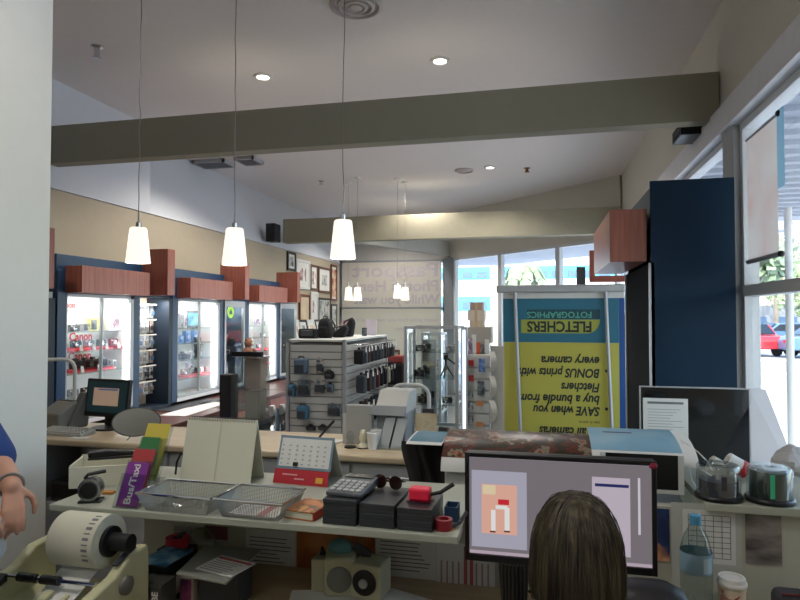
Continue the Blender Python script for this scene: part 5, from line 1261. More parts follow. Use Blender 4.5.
# ---- label printer
XR_, XL_ = -1.2, -1.575
r = thing('label_printer', 'cream label printer with side arms holding a paper roll at lower left', 'printer', (XL_, 1.40, DZ + .001))
pw = XR_ - XL_; pc = mat('printer_cream', '#c6c49c', .5, var=.03)
def arm(x0):
    z0 = -.741
    return B().prism([(x0, 0, 0), (x0, 0, .9 + z0 - .05), (x0, .06, .925 + z0), (x0, .16, .945 + z0), (x0, .23, .985 + z0), (x0, .31, .988 + z0), (x0, .318, .95 + z0), (x0, .318, 0)], (.035, 0, 0))
arm(0).obj('left_arm', pc, r, bevel=.008, seg=3); ra = arm(pw - .035).obj('right_arm', pc, r, bevel=.008, seg=3)
B().lathe([(.027, -.001), (.027, .012), (.02, .016), (0, .016)], (pw, .2, .165), 24, 'X').obj('knob', mat('knob_grey', '#6a6862', .5), ra, smooth=True)
B().box((pw - .0175, .22, .242), (.018, .09, .006), rx=.28).obj('arm_slot', dgrey, ra)
B().prism([(.035, -.06, 0), (.035, .318, 0), (.035, .318, .12), (.035, .1, .13), (.035, -.06, .1)], (pw - .07, 0, 0)).obj('body', pc, r, bevel=.006)
B().bb(.01, pw - .01, -.1, -.06, 0, .07).obj('front_tray', pc, r, bevel=.006); B().bb(.02, pw - .02, -.098, -.04, .085, .092).obj('output_slot', blk, r)
B().cyl((.035, .12, .195), (pw - .035, .12, .195), .006, n=10).obj('feed_bar', chrome, r)
for x in (.11, .19): B().cyl((x - .03, .12, .195), (x + .03, .12, .195), .013, n=14).obj('feed_roller', blk, r, smooth=True)
B().prism([(.0, -.03, .13), (.04, -.03, .13), (.06, .1, .19), (.02, .1, .19)], (0, 0, .02)).obj('release_lever', blk, r)
B().box((.2, .05, .155), (.03, .12, .008), rx=.25).obj('paper_guide', pc, r, bevel=.002); B().box((.26, .05, .15), (.012, .12, .008), rx=.25).obj('paper_guide', pc, r, bevel=.002)
rx0, rx1, ry, rz_ = .15, .305, .22, 1.022 - .741
B().lathe([(.03, rx0), (.078, rx0), (.078, rx1), (.03, rx1), (.03, rx0)], (0, ry, rz_), 48, 'X', caps=False).obj('paper_roll', creamp, r, smooth=True)
b = B()
for k in range(10):
    a = .2 + k * .2; p = Vector((rx1 - .024, ry - .0785 * math.sin(a), rz_ + .0785 * math.cos(a))); b.box(p, (.02, .008 if k % 2 else .004, .001), rx=a)
b.obj('roll_marks', mat('mark_grey', '#77787a', .6), r)
B().cyl((rx0 - .02, ry, rz_), (rx1 + .075, ry, rz_), .026, n=24).obj('roll_core', blk, r, smooth=True); B().cyl((rx1 - .002, ry, rz_), (rx1 + .012, ry, rz_), .045, n=28).obj('core_flange', blk, r, smooth=True)
B().sheet(lambda u, v: ((rx0 + .01 + (rx1 - rx0 - .03) * u, ry - .02 - .22 * v, (rz_ - .0775 - .045 * min(1, v / .4) - .04 * max(0, v - .4) / .6)), (0, -.3, 1)), 2, 8, .001).obj('label_strip', paper, r)
# ---- desk, left group
a = PY(134, 598, 1.84); c = PY(176, 598, 1.84)
r = thing('black_carton', 'black carton with a blue printed top behind the clear case on the desk', 'box', ((a.x + c.x) / 2 + .0, 1.9, DZ + .001), -.1); w = .062
B().box((0, 0, .065), (w * 2, .16, .13)).obj('carton', blk, r, bevel=.002); B().box((0, 0, .1305), (w * 1.9, .15, .001)).obj('top_print', ramp_mat('ice_blue', [(.35, '#1e4f78'), (.5, '#4a90b4'), (.65, '#a8c8d4')], 16), r); B().box((w + .0006, -.01, .05), (.001, .06, .06)).obj('side_label', white, r); B().box((.0, -.0806, .06), (w * 1.6, .001, .06)).obj('front_print', mat('slate_print', '#33363a', .5), r)
a = PY(131, 598, 1.74); c = PY(160, 598, 1.74)
r = thing('cube_case', 'small dark carton lettered CUBE next to the label printer', 'box', ((a.x + c.x) / 2 + .015, 1.77, DZ + .001), .0)
B().box((0, 0, .055), (.095, .09, .11)).obj('carton', mat('cube_dark', '#3c3c38', .4), r, bevel=.002); t = text('lettering', 'CUBE', .03, white, r, (.03, -.0456, .055), Euler((PI / 2, -PI / 2, 0)), .0003, bold=.0006)
for s in (-1, 1): B().box((-.02 + s * .0, -.0455, .055 + s * .03), (.05, .001, .02)).obj('front_print', dgrey, r)
q = PY(174, 552, 2.04); r = thing('red_tape', 'bright pink red tape roll on a black stand under the shelf', 'tape dispenser', (q.x, 2.06, DZ + .001)); B().box((-.0, 0, .05), (.12, .08, .1)).obj('stand', blk, r, bevel=.004); B().lathe([(.02, 0), (.042, 0), (.042, .035), (.02, .035), (.02, 0)], (0, 0, .101), 26, caps=False).obj('tape_roll', mat('tape_pink', '#c9243f', .5), r, smooth=True); B().box((.0, .02, .12), (.02, .05, .04)).obj('cutter', dgrey, r)
q = PY(197, 560, 2.1); tag(B().ball((0, 0, .08), (.06, .05, .08), 18, 12).obj('plastic_bag', glass('bag_plastic', '#cfd0c4', .9, .3), smooth=True, loc=(q.x + .01, 2.11, DZ + .001)), 'crumpled clear plastic bag beside the pink red tape', 'bag')
P4 = [PZ(x, y, .875) for x, y in ((176, 573), (226, 583), (262, 549), (205, 545))]
cx_, cy_ = sum(p.x for p in P4) / 4, sum(p.y for p in P4) / 4
r = thing('cutting_board', 'flat grey tray raised on a stand with printed slips on it', 'tray', (cx_, cy_, DZ + .001))
B().prism([(p.x - cx_, p.y - cy_, .127) for p in P4], (0, 0, .008)).obj('tray', mat('tray_grey', '#8d8f86', .5), r, bevel=.002); B().box((.02, .02, .0625), (.14, .1, .125)).obj('stand', dgrey, r)
q = PZ(226, 564, .886); r = thing('printed_slip', 'white slip with red print lying on the raised grey tray', 'paper', (q.x, q.y, .878), -.25); B().bb(-.075, .075, -.06, .06, 0, .003).obj('sheet', paper, r); B().bb(-.07, .07, .035, .05, .003, .0036).obj('red_heading', mat('bar_red', '#b05a60', .8), r); b = B(); [b.bb(-.065, .05 - .01 * (k % 3), .02 - k * .014, .023 - k * .014, .003, .0035) for k in range(6)]; b.obj('text_lines', inkg, r)
q = PY(188, 580, 1.86); r = thing('pink_carton', 'small pink and purple carton under the edge of the grey tray', 'box', (q.x, 1.885, DZ + .001), -.1); B().box((0, 0, .045), (.055, .06, .09)).obj('carton', mat('carton_pale', '#a89a90', .6), r, bevel=.002); B().box((-.002, -.0305, .045), (.042, .001, .07)).obj('front_print', ramp_mat('magenta_print', [(.4, '#4a2a4a'), (.55, '#a0486a'), (.7, '#5a3a6a')], 26), r)
for i, (px, py, rz, l) in enumerate(((178, 597, -.3, 'white printed paper sheet on the desk before the pink carton'), (212, 596, .15, 'second white paper sheet on the desk, right of the first'), )):
    q = onD(px, py); r = thing('paper_sheet', l, 'paper', (q.x, q.y - .03, DZ + .001 + .001 * i), rz); B().bb(-.07, .07, -.1, .06, 0, .0008).obj('sheet', paper, r); B().bb(-.06, -.02, .0, .05, .0008, .0012).obj('print', mat('green_ink', '#4c6a56', .8), r); lines_ = B(); [lines_.bb(-.01, .055, .045 - k * .014, .048 - k * .014, .0008, .0012) for k in range(6)]; lines_.obj('text_lines', inkg, r)
P4 = [onD(x, y) for x, y in ((286, 612), (292, 591), (392, 589), (440, 603), (430, 612))]
q = P4[0]; tag(B().prism([(p.x - q.x, p.y - q.y, 0) for p in P4], (0, 0, .002)).obj('white_card', paper, loc=(q.x, q.y, DZ + .001)), 'large white card lying on the desk under the film device', 'card')
q = onD(352, 597); r = thing('film_device', 'cream desk device with a round grey dial and a black reel', 'device', (q.x, 2.06, DZ + .004), .0)
mc = mat('device_cream', '#b9b796', .5, var=.03)
lb = B(); lb.box((0, 0, .065), (.105, .13, .13), rz=.25); bmesh.ops.translate(lb.bm, vec=(-.055, .01, 0), verts=lb.bm.verts[:]); lb.obj('dial_box', mc, r, bevel=.012, seg=3)
rb = B(); rb.box((0, 0, .058), (.11, .11, .116), rz=-.12); bmesh.ops.translate(rb.bm, vec=(.058, -.0, 0), verts=rb.bm.verts[:]); rb.obj('reel_box', mc, r, bevel=.008)
def disc(name, c, ang, rr, m, th, off, inner=None):
    b = B(); b.lathe([(0, 0), (rr, 0), (rr, -th), (rr * .85, -th - .003), (0, -th - .003)], n=30, axis='Y'); bmesh.ops.rotate(b.bm, matrix=Matrix.Rotation(ang, 3, 'Z'), verts=b.bm.verts[:]); bmesh.ops.translate(b.bm, vec=c, verts=b.bm.verts[:]); return b.obj(name, m, r, smooth=True)
disc('dial', (-.055 + .065 * math.sin(.25), .01 - .065 * math.cos(.25), .06), .25, .043, mat('dial_grey', '#77776f', .5), .006, 0)
disc('reel', (.058 - .056 * math.sin(.12), -.056 * math.cos(.12), .06), -.12, .042, blk, .008, 0); disc('reel_hub', (.058 - .068 * math.sin(.12), -.068 * math.cos(.12), .06), -.12, .016, lgrey, .004, 0)
B().ball((-.06, .02, .14), (.045, .035, .03), 16, 10).obj('teal_sponge', mat('teal_sponge', '#5f8a86', .9), r, smooth=True); B().box((.02, .02, .135), (.07, .012, .03), ry=.5).obj('lever', dgrey, r); B().tube([(-.12, .02, .0), (-.13, .02, .1), (-.12, .0, .14), (-.105, .0, .11)], .006, 8).obj('clip', blk, r); B().bb(-.15, -.1, -.03, .05, .0, .11).obj('side_flap', mc, r, bevel=.004)
# ---- monitor
MY = 1.85
a = PY(465, 508, MY); c = PY(657, 515, MY)
mzt = (PY(465, 453.5, MY).z + PY(657, 460, MY).z) / 2; mzb = (PY(468, 562, MY).z + PY(655, 574, MY).z) / 2
MX0 = a.x; mw = c.x - a.x; mh = mzt - mzb
r = thing('computer_monitor', 'large black widescreen monitor showing an editing program before the seated woman', 'monitor', (MX0 + mw / 2, MY, DZ + .001))
ox, oz = MX0 + mw / 2, DZ + .001
def ML(px, py): q = PY(px, py, MY); return q.x - ox, q.z - oz
bz = .013
sb = B(); sb.bb(-mw / 2, mw / 2, 0.006, .045, mzb - oz, mzt - oz)
b = B(); z0, z1 = mzb - oz, mzt - oz
b.bb(-mw / 2, -mw / 2 + bz, -.004, .012, z0, z1); b.bb(mw / 2 - bz, mw / 2, -.004, .012, z0, z1); b.bb(-mw / 2 + bz, mw / 2 - bz, -.004, .012, z1 - bz, z1); b.bb(-mw / 2 + bz, mw / 2 - bz, -.004, .012, z0, z0 + bz * 1.6)
b.obj('bezel', blk, r, bevel=.002); sb.obj('rear_shell', blk, r, bevel=.008)
def scr(name, x0, x1, z0_, z1_, col, e, y, parent):
    return B().bb(x0, x1, y - .0003, y, z0_, z1_).obj(name, mat('screen_' + col, '#0a0a0a', .3, emit=col, es=e), parent)
SE = .62
sx0_, sx1_ = -mw / 2 + bz, mw / 2 - bz; sz0, sz1 = z0 + bz * 1.6, z1 - bz
sc_ = scr('screen', sx0_, sx1_, sz0, sz1, '#7f787e', SE, .005, r)
def win(name, px0, px1, py0, py1, col, y=.0042, e=SE):
    x0, zz1 = ML(px0, py0); x1, zz0 = ML(px1, py1)
    return scr(name, max(x0, sx0_ + .0005), min(x1, sx1_ - .0005), max(zz0, sz0 + .0005), min(zz1, sz1 - .0005), col, e, y, sc_)
win('menu_bar', 460, 660, 450, 467, '#c9c2d0'); win('task_bar', 460, 660, 554, 566, '#bfaebb'); win('document_window', 471.5, 527, 470, 551, '#b1afbf'); win('picture_page', 481.4, 517, 484, 536, '#e9b3a0', .0036)
win('palette', 592, 631, 477, 558, '#c6bac8'); win('palette_highlight', 595, 629, 483.5, 488.5, '#2a2f66', .0036); win('slider', 638, 641, 478.5, 535.5, '#d9d2dc')
win('pale_corner', 482.6, 495.5, 485, 495, '#e8d6b0', .003)
for nm, px0, px1, py0, py1, c in (('drawn_leg', 491, 495.5, 510, 531, '#f0f0ee'), ('drawn_leg', 504.5, 509.5, 508, 531, '#f0f0ee'), ('drawn_waist', 495.5, 507.5, 505.5, 510, '#efefec'), ('drawn_scarf', 498, 509, 499.5, 505.5, '#d02c3c'), ('drawn_shoe', 490, 495.5, 531, 533, '#5a4038'), ('drawn_shoe', 504, 510, 531, 533, '#5a4038')):
    win(nm, px0, px1, py0, py1, c, .003)
B().prism([(-.04, .05, .0), (.04, .05, .0), (.03, .08, 0), (-.03, .08, 0)], (0, 0, .32)).obj('neck', blk, r); B().lathe([(.12, 0), (.12, .01), (.03, .02), (0, .02)], (0, .07, 0), 28).obj('foot', blk, r, smooth=True)
tag(B().ball((0, 0, 0), (.012, .005, .01), 12, 8).obj('red_sticker', mat('sticker_red', '#8a1f34', .6), loc=(PY(653, 463, MY).x, MY - .002, mzt - .012)), 'dark red bow sticker at the top right corner of the monitor', 'sticker')
# keyboard and mouse
r = thing('keyboard', 'black computer keyboard on the desk in front of the large monitor', 'keyboard', (ox, 1.62, DZ + .001)); B().prism([(-.21, -.06, 0), (-.21, .07, 0), (-.21, .07, .022), (-.21, -.06, .012)], (.42, 0, 0)).obj('case', blk, r, bevel=.003)
b = B()
for i in range(5):
    for k in range(18): b.box((-.19 + k * .0223, -.045 + i * .024, .018 + i * .0019), (.018, .018, .008))
b.obj('keys', dgrey, r)
# woven pot left of woman
q = PY(513, 590, 1.98); r = thing('pen_pot', 'dark woven pot under the left of the monitor', 'pot', (q.x + .0, 2.06, DZ + .001)); B().lathe([(.0, 0), (.04, 0), (.052, .16), (.048, .16), (.037, .006), (0, .006)], n=24, caps=False).obj('pot', ramp_mat('weave_dark', [(.4, '#141414'), (.6, '#4a4a48')], 26, 2, kind='wave'), r, smooth=True); B().tube([(.047, 0, .06), (.08, 0, .09), (.052, 0, .14)], .005, 8).obj('handle', blk, r)
# bag right of woman
q = PY(643, 595, 1.74); r = thing('shoulder_bag', 'dark rounded leather bag on the desk right of the seated woman', 'bag', (q.x + .01, 1.72, DZ + .001)); b = B(); n = 24
b.rings([[Vector((.11 * s * math.copysign(abs(math.cos(a)) ** .7, math.cos(a)), .07 * s * math.copysign(abs(math.sin(a)) ** .7, math.sin(a)), z)) for a in [2 * PI * k / n for k in range(n)]] for s, z in ((.9, 0), (1, .03), (1, .15), (.95, .21), (.8, .245), (.5, .262))]); b.obj('body', mat('bag_leather', '#1c1a1c', .5), r, smooth=True); B().tube([(-.07, 0, .235), (-.05, .02, .255), (.05, .02, .255), (.07, 0, .235)], .008, 8).obj('strap', blk, r, smooth=True)
# bottle, cup, pouch
q = PY(698, 590, 2.07); r = thing('water_bottle', 'clear plastic water bottle with a blue cap and label', 'bottle', (q.x, 2.09, DZ + .001))
pet = glass('pet_plastic', '#e4ecea', .5, .02)
B().lathe([(0, .004), (.035, 0), (.046, .012), (.047, .06), (.044, .066), (.047, .075), (.047, .1), (.044, .106), (.047, .115), (.047, .215), (.045, .235), (.034, .275), (.016, .305), (.014, .315), (.014, .325), (.0135, .325)], n=32, caps=False).obj('body', pet, r, smooth=True)
B().lathe([(.0, .337), (.0165, .337), (.017, .333), (.017, .309), (.0145, .309)], n=26, caps=False).obj('cap', mat('cap_blue', '#4f94b8', .4), r, smooth=True)
B().lathe([(.0476, .165), (.0478, .166), (.0478, .226), (.0476, .227)], n=32, caps=False).obj('label', mat('label_blue', '#7d9cac', .5), r, smooth=True)
b = B()
for k in range(6):
    a0 = -1.35 + k * .11; a1 = a0 + .11
    b._add([(.0486 * math.cos(a0), .0486 * math.sin(a0), .172), (.0486 * math.cos(a1), .0486 * math.sin(a1), .172), (.0486 * math.cos(a1), .0486 * math.sin(a1), .218), (.0486 * math.cos(a0), .0486 * math.sin(a0), .218)], [(0, 1, 2, 3)])
b.obj('nutrition_panel', mat('panel_print', '#a9c2cc', .6), r)
q = PY(733, 590, 2.05); r = thing('coffee_cup', 'takeaway coffee cup with white lid and red patterned sleeve', 'cup', (q.x, 2.06, DZ + .001))
B().lathe([(0, .002), (.028, 0), (.0395, .148), (.037, .148), (.026, .004), (0, .004)], n=30, caps=False).obj('cup', creamp, r, smooth=True)
B().lathe([(.0325, .05), (.0335, .05), (.0395, .135), (.0385, .135)], n=30, caps=False).obj('sleeve', ramp_mat('sleeve_red', [(.45, '#a03a34'), (.55, '#d8c8b4')], 40, 0, kind='voronoi'), r, smooth=True)
B().lathe([(.0415, .143), (.043, .147), (.0415, .154), (.039, .156), (.037, .168), (.03, .168), (.028, .163), (0, .163)], n=30, caps=False).obj('lid', white, r, smooth=True)
q = PY(797, 598, 2.02); r = thing('grey_pouch', 'dark grey pouch with a red trim at the lower right corner', 'pouch', (q.x + .03, 2.08, DZ + .001)); B().box((0, 0, .065), (.14, .1, .13)).obj('body', mat('pouch_grey', '#3c3c40', .8), r, bevel=.025, seg=3); B().tube([(-.06, -.03, .131), (0, -.035, .136), (.06, -.03, .131)], .004, 6).obj('trim', mat('trim_red', '#6a3036', .7), r)
# ---- disc spindles on the ledge
LZ = SZ + .0065
def spindle(l, px, fill, discm, R=.068, y=2.27):
    q = PY(px, 490, y); r = thing('disc_spindle', l, 'disc spindle', (q.x, y, LZ + .001), 0, 'disc spindles on the ledge')
    B().lathe([(0, 0), (R + .006, 0), (R + .007, .01), (R + .002, .016), (0, .016)], n=36).obj('base', blk, r, smooth=True)
    B().lathe([(.009, .017), (R - .008, .017), (R - .008, .017 + fill), (.009, .017 + fill)], n=36, caps=False).obj('disc_stack', discm, r, smooth=True)
    H = .105
    B().lathe([(R, .017), (R, H), (R - .006, H + .008), (.02, H + .008), (.018, H + .004), (0, H + .004)], n=36, caps=False).obj('cover', glass('cake_cover', '#f0f4f4', .9, .08), r, smooth=True)
    B().cyl((0, 0, .016), (0, 0, .1), .007, n=12).obj('core', lgrey, r)
    return r
sp = spindle('clear disc spindle half filled with dark discs, beside the black board', 718.5, .045, mat('disc_dark', '#5a5a60', .3, .5))
B().sheet(lambda u, v: ((-.008 + .016 * u, -.0692, .04 + .045 * v), (0, -1, 0)), 1, 1, .001).obj('label', dgrey, sp)
sp = spindle('clear disc spindle full of greenish discs at the right', 769.5, .085, mat('disc_green', '#3a4a44', .3, .5))
B().sheet(lambda u, v: ((-.02 + .014 * u, -.0692 + .004 * 0, .025 + .075 * v), (-.2, -1, 0)), 1, 1, .001).obj('green_strip', mat('strip_green', '#3fc08a', .4), sp)
# paper rolls, bubble wrap, cables
q = PY(735, 470, 2.5)
def roll(l, p0, p1, y, rr, m, band=None):
    a, c = PY(*p0, y), PY(*p1, y); z = max(LZ + rr + .001, 0); 
    r = thing('paper_roll', l, 'paper roll', (a.x, y, 0)); A = Vector((0, 0, a.z)); C = Vector((c.x - a.x, 0, c.z)); dd = (C - A).normalized()
    B().cyl(A, C, rr, n=20).obj('roll', m, r, smooth=True)
    if band: B().cyl(A + (C - A) * .35, A + (C - A) * .55, rr + .001, n=20).obj('band', band, r)
    for P_, s in ((A, -1), (C, 1)): B().cyl(P_ + dd * s * .0, P_ + dd * s * .004, rr * .6, n=16).obj('end_plug', lgrey, r)
roll('white paper roll with a red band leaning behind the disc spindles', (727, 460), (762, 480), 2.52, .03, paper, red)
roll('short crumpled white roll left of the red banded roll', (710, 463), (726, 472), 2.58, .032, creamp)
tag(B().ball((0, 0, 0), (.035, .03, .032), 18, 12).obj('foam_ball', white, smooth=True, loc=(*PY(758, 470, 2.5)[:2], LZ + .033)), 'round white foam piece behind the green disc spindle', 'foam')
rng = random.Random(5); b = B(); b.ball((0, 0, 0), (.075, .07, .055), 26, 18)
for v in b.bm.verts: v.co *= 1 + .16 * math.sin(v.co.x * 60 + v.co.z * 45) * math.cos(v.co.y * 52) + rng.uniform(-.05, .05)
q = PY(796, 476, 2.6); tag(b.obj('bubble_wrap', mat('bubble_wrap', '#b5b4b2', .35, var=.1, scale=60, bump=.8), smooth=True, loc=(q.x + .0, 2.6, LZ + .065)), 'crumpled grey bubble wrap at the right edge behind the spindles', 'bubble wrap')
for i, pts in enumerate((((681, 440), (690, 458), (702, 470), (712, 476)), ((683, 441), (698, 452), (708, 462), (712, 470)), ((684, 446), (688, 462), (692, 480), (697, 488)))):
    P = [PY(x, y, 2.46 - .05 * k) for k, (x, y) in enumerate(pts)]; o = P[0].copy()
    tag(B().tube([p - o for p in P], .0022, 8).obj('white_cable', white, smooth=True, loc=o), '%s white cable curving down from the curled sky print' % ('lowest', 'middle', 'leftmost')[i], 'cable')
# ---- large format prints draped behind the monitor
r = thing('print_cabinet', 'pale cabinet behind the partition that carries the draped prints', 'cabinet', (-.05, 2.38, 0))
B().bb(-.18, .53, 0, .5, 0, 1.0).obj('carcass', wlam, r, bevel=.003); B().bb(-.2, .55, -.01, .52, 1.0, 1.03).obj('top', lgrey, r, bevel=.003)
for k in range(4): d = B().bb(-.16, .51, -.012, -.001, .06 + k * .23, .27 + k * .23).obj('drawer', wlam, r); B().bb(.15, .3, -.02, -.012, .16 + k * .23, .175 + k * .23).obj('handle', alu, d)
PYc = 2.62
r = thing('large_printer', 'wide dark printer body under the draped prints', 'printer', (.11, 2.66, 1.031)); B().bb(-.43, .38, -.16, .2, 0, .14).obj('body', dgrey, r, bevel=.03, seg=3); B().bb(-.4, .35, -.165, -.16, .02, .05).obj('output_slot', blk, r)
def drape(name, l, px0, px1, ytop, y_front, z_front, m, z_off=0, border=None, parts=()):
    """curved sheet: flat at the back, bending down over the front of the printer"""
    x0 = PY(px0, 440, 2.5).x; x1 = PY(px1, 440, 2.5).x; zt = PY((px0 + px1) / 2, ytop, PYc).z + z_off
    r = thing(name, l, 'print', (x0, 2.4, 0)); W_ = x1 - x0
    def S(u, v):   # v 0 front bottom .. 1 back
        a = v * PI / 2; yy = y_front - 2.4 + (PYc - y_front) * (1 - math.cos(a)); zz = z_front + (zt - z_front) * math.sin(a)
        n = (0, -math.cos(a) - .05, math.sin(a) + .05); return Vector((W_ * u, yy, zz)), Vector(n)
    def piece(nm, u0, u1, v0, v1, mm, off):
        def f(u, v):
            p, n = S(u0 + (u1 - u0) * u, v0 + (v1 - v0) * v); n.normalize(); return p + n * off, n
        B().sheet(f, 6, 12, .0012).obj(nm, mm, r, smooth=True)
    piece('sheet', 0, 1, 0, 1, border or paper, 0)
    for nm, u0, u1, v0, v1, mm in parts: piece(nm, u0, u1, v0, v1, mm, .0016)
    return r
street = ramp_mat('street_print', [(.25, '#14150f'), (.42, '#2e2a1c'), (.48, '#6a2c1c'), (.53, '#221f16'), (.6, '#8f8672'), (.66, '#8a4424'), (.75, '#181a14')], 17, 6, .3)
skyp = ramp_mat('sky_print', [(.3, '#5a8caa'), (.6, '#86aec0'), (.8, '#b8ccd0')], 2.2, 2, .25)
tealp = ramp_mat('teal_sky_print', [(.3, '#1f5f7c'), (.6, '#3a86a4'), (.8, '#7ab0bc')], 2.5, 2, .25)
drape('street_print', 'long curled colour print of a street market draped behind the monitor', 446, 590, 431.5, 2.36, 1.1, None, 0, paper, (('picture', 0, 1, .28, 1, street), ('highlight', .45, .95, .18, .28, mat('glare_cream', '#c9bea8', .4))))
drape('sky_print', 'curled blue sky print with white borders at the right of the street print', 589, 689, 431.0, 2.35, 1.165, None, .006, paper, (('picture', 0, .87, .34, 1, skyp), ('branch', .15, .45, .8, .84, mat('branch_dark', '#2c3a44', .6))))
drape('small_sky_print', 'small curled teal print with a white border at the left end', 411, 445.5, 431.5, 2.40, 1.19, None, 0.0, paper, (('picture', .06, .98, .35, 1, tealp),))
a, c = PY(600, 490, 2.33), PY(684, 456, 2.33); r = thing('black_print', 'dark print with white border hanging below the sky print', 'print', (a.x, 2.33, a.z)); w, h = c.x - a.x, c.z - a.z; B().bb(0, w, 0, .002, 0, h).obj('sheet', paper, r); B().bb(.02, w - .02, -.001, -.0002, .015, h).obj('picture', mat('print_black', '#101214', .3), r)
# dark cloth bag and white boxes under the small print
a, c = PY(404, 482, 2.5), PY(462, 448, 2.5); r = thing('dark_cloth', 'dark draped camera cloth under the small teal print', 'cloth', ((a.x + c.x) / 2, 2.52, 0)); w = (c.x - a.x) / 2
B().sheet(lambda u, v: ((-w + 2 * w * u + .02 * math.sin(v * 5) * (1 - u), -.03 + .05 * v + .012 * math.sin(u * 22 + v * 3), .9 + (c.z - .9 + .01) * v), (0, -1, .1)), 30, 14, .006).obj('cloth', mat('cloth_black', '#1b1a1a', .9, bump=.3), r, smooth=True); B().bb(-w + .01, w - .05, .06, .3, 0, c.z - .04).obj('stand', blk, r)
a, c = PY(443, 482, 2.42), PY(467, 459.5, 2.42); r = thing('white_tray', 'white stepped plastic tray left of the monitor top', 'tray', (a.x, 2.385, 0)); 
B().bb(.012, c.x - a.x + .05, 0.0, .05, a.z - .1, c.z - .012).obj('body', wlam, r, bevel=.004); B().bb(0, c.x - a.x + .05, -.012, .06, c.z - .012, c.z).obj('lip', white, r, bevel=.003)
# black board, note, white foam boards
a, c = PY(640, 440, 3.3), PY(750, 388.5, 3.3)
r = thing('side_bench', 'low pale bench behind the ledge that carries the black board', 'bench', (.3, 2.95, 0)); B().bb(0.02, .85, 0, .7, 0, .86).obj('carcass', wlam, r); B().bb(0, .87, -.02, .72, .86, .89).obj('top', lgrey, r, bevel=.003)
r = thing('black_board', 'glossy black framed board reflecting the room, in front of the navy cabinet', 'board', (a.x, 3.3, .892)); w = c.x - a.x; h = c.z - .892
B().bb(.006, w - .006, 0, .012, 0.006, h - .006).obj('panel', mat('board_gloss', '#121315', .12, coat=.5), r); b = B(); b.bb(0, .006, -.002, .014, 0, h); b.bb(w - .006, w, -.002, .014, 0, h); b.bb(0.006, w - .006, -.002, .014, h - .006, h); b.bb(.006, w - .006, -.002, .014, 0, .006); b.obj('edge_frame', lgrey, r)
q0, q1 = PY(643.5, 455, 3.298), PY(688, 399, 3.298); r = thing('paper_note', 'white typed sheet stuck on the left of the black board', 'paper', (q0.x, 3.2988, q0.z)); w, h = q1.x - q0.x, q1.z - q0.z; B().bb(0, w, 0, .001, 0, h).obj('sheet', paper, r); b = B(); [b.bb(w * .1, w * random.uniform(.6, .9), -.0005, -.0001, h * (.15 + .05 * k), h * (.15 + .05 * k) + .003) for k in range(14)]; b.obj('text_lines', mat('faint_ink', '#9a9c9c', .8), r); B().bb(w * .1, w * .9, -.0005, -.0001, h * .9, h * .94).obj('heading', inkg, r)
P5 = [PY(x, y, Y_) for x, y, Y_ in ((749, 388, 3.36), (766, 390, 3.36), (806, 494, 3.0), (806, 500, 2.985), (753, 502, 2.985))]
o = P5[0].copy(); P5[1:] = P5[1:]
tag(B().prism([p - o for p in P5], (0, .008, .003)).obj('foam_board', mat('foam_board', '#d4d2d4', .6, var=.02), loc=o), 'large white foam board leaning between the black board and the window', 'board')
# ---- things on the service counter, centre
def onC(px, py): return PZ(px, py, CT)
q = onC(360, 441); a, c = PY(346, 440, 3.45), PY(372, 406, 3.45); r = thing('white_panel_stand', 'upright pale panel standing on the service counter left of the card printer', 'panel', ((a.x + c.x) / 2, 3.45, CT + .001)); w = (c.x - a.x) / 2; h = c.z - CT; B().bb(-w, w, 0, .05, 0, h).obj('panel', mat('panel_grey', '#9c9c98', .5), r, bevel=.004); B().bb(-w * 1.25, -w, -.0, .04, 0, h * .75).obj('side_flap', lgrey, r)
for i, (px, hh, m, l) in enumerate(((352.5, .09, acr, 'small clear holder at the foot of the pale panel'), (366, .1, creamp, 'small cream figure on the counter before the card printer'))):
    q = onC(px, 446); r = thing('counter_ornament', l, 'ornament', (q.x, 3.36, CT + .001)); B().lathe([(.03, 0), (.03, .012), (.015, .03), (.024, .06), (.014, hh), (0, hh + .006)], n=18).obj('body', m, r, smooth=True); B().lathe([(.034, 0), (.034, .006), (0, .006)], n=18).obj('base', blk, r)
for i, (px, py) in enumerate(((378, 445), (384, 440))):
    q = onC(px, py); r = thing('paper_cup', 'pale cup on the counter before the card printer, %s' % ('left of two', 'right of two')[i], 'cup', (q.x, 3.34 + .09 * i, CT + .001)); B().lathe([(0, .002), (.024, 0), (.032, .09), (.03, .09), (.022, .004), (0, .004)], n=20, caps=False).obj('cup', white, r, smooth=True); B().lathe([(.033, .088), (.034, .092), (.031, .095), (.031, .088)], n=20, caps=False).obj('rim', white, r)
Y = 3.5; a, c = PY(374, 442, Y), PY(408, 394, Y); r = thing('card_printer', 'white and grey card printer with a slanted hood in the middle of the counter', 'printer', ((a.x + c.x) / 2, Y, CT + .001), -.05); w = (c.x - a.x) / 2; h = c.z - CT
pcg = mat('card_printer_white', '#b9bab6', .45); pcd = mat('card_printer_grey', '#70767c', .45)
B().bb(-w * .8, w * .9, -.02, .2, 0, h * .62).obj('body', mat('card_printer_side', '#8b9094', .45), r, bevel=.006); B().prism([(-w * .85, -.04, h * .62), (-w * .85, .2, h * .62), (-w * .85, .2, h * 1.04), (-w * .85, .06, h * 1.04), (-w * .85, -.02, h * .76)], (w * 1.85, 0, 0)).obj('hood', pcg, r, bevel=.008)
B().prism([(-w * 1.1, -.07, h * .6), (-w * 1.1, -.05, h * .58), (-w * 1.1, -.03, h * .76), (-w * 1.1, -.035, h * .77)], (w * 2.1, 0, 0)).obj('grey_visor', pcd, r); 
for s, x in ((-1, -.35), (1, .35)): B().prism([(w * x - .03, -.03, 0), (w * x + .03, -.03, 0), (w * x + .05, -.1, 0), (w * x - .01, -.1, 0)], (0.03, .05, h * .55)).obj('front_flap', mat('flap_pale', '#a5aaac', .4), r)
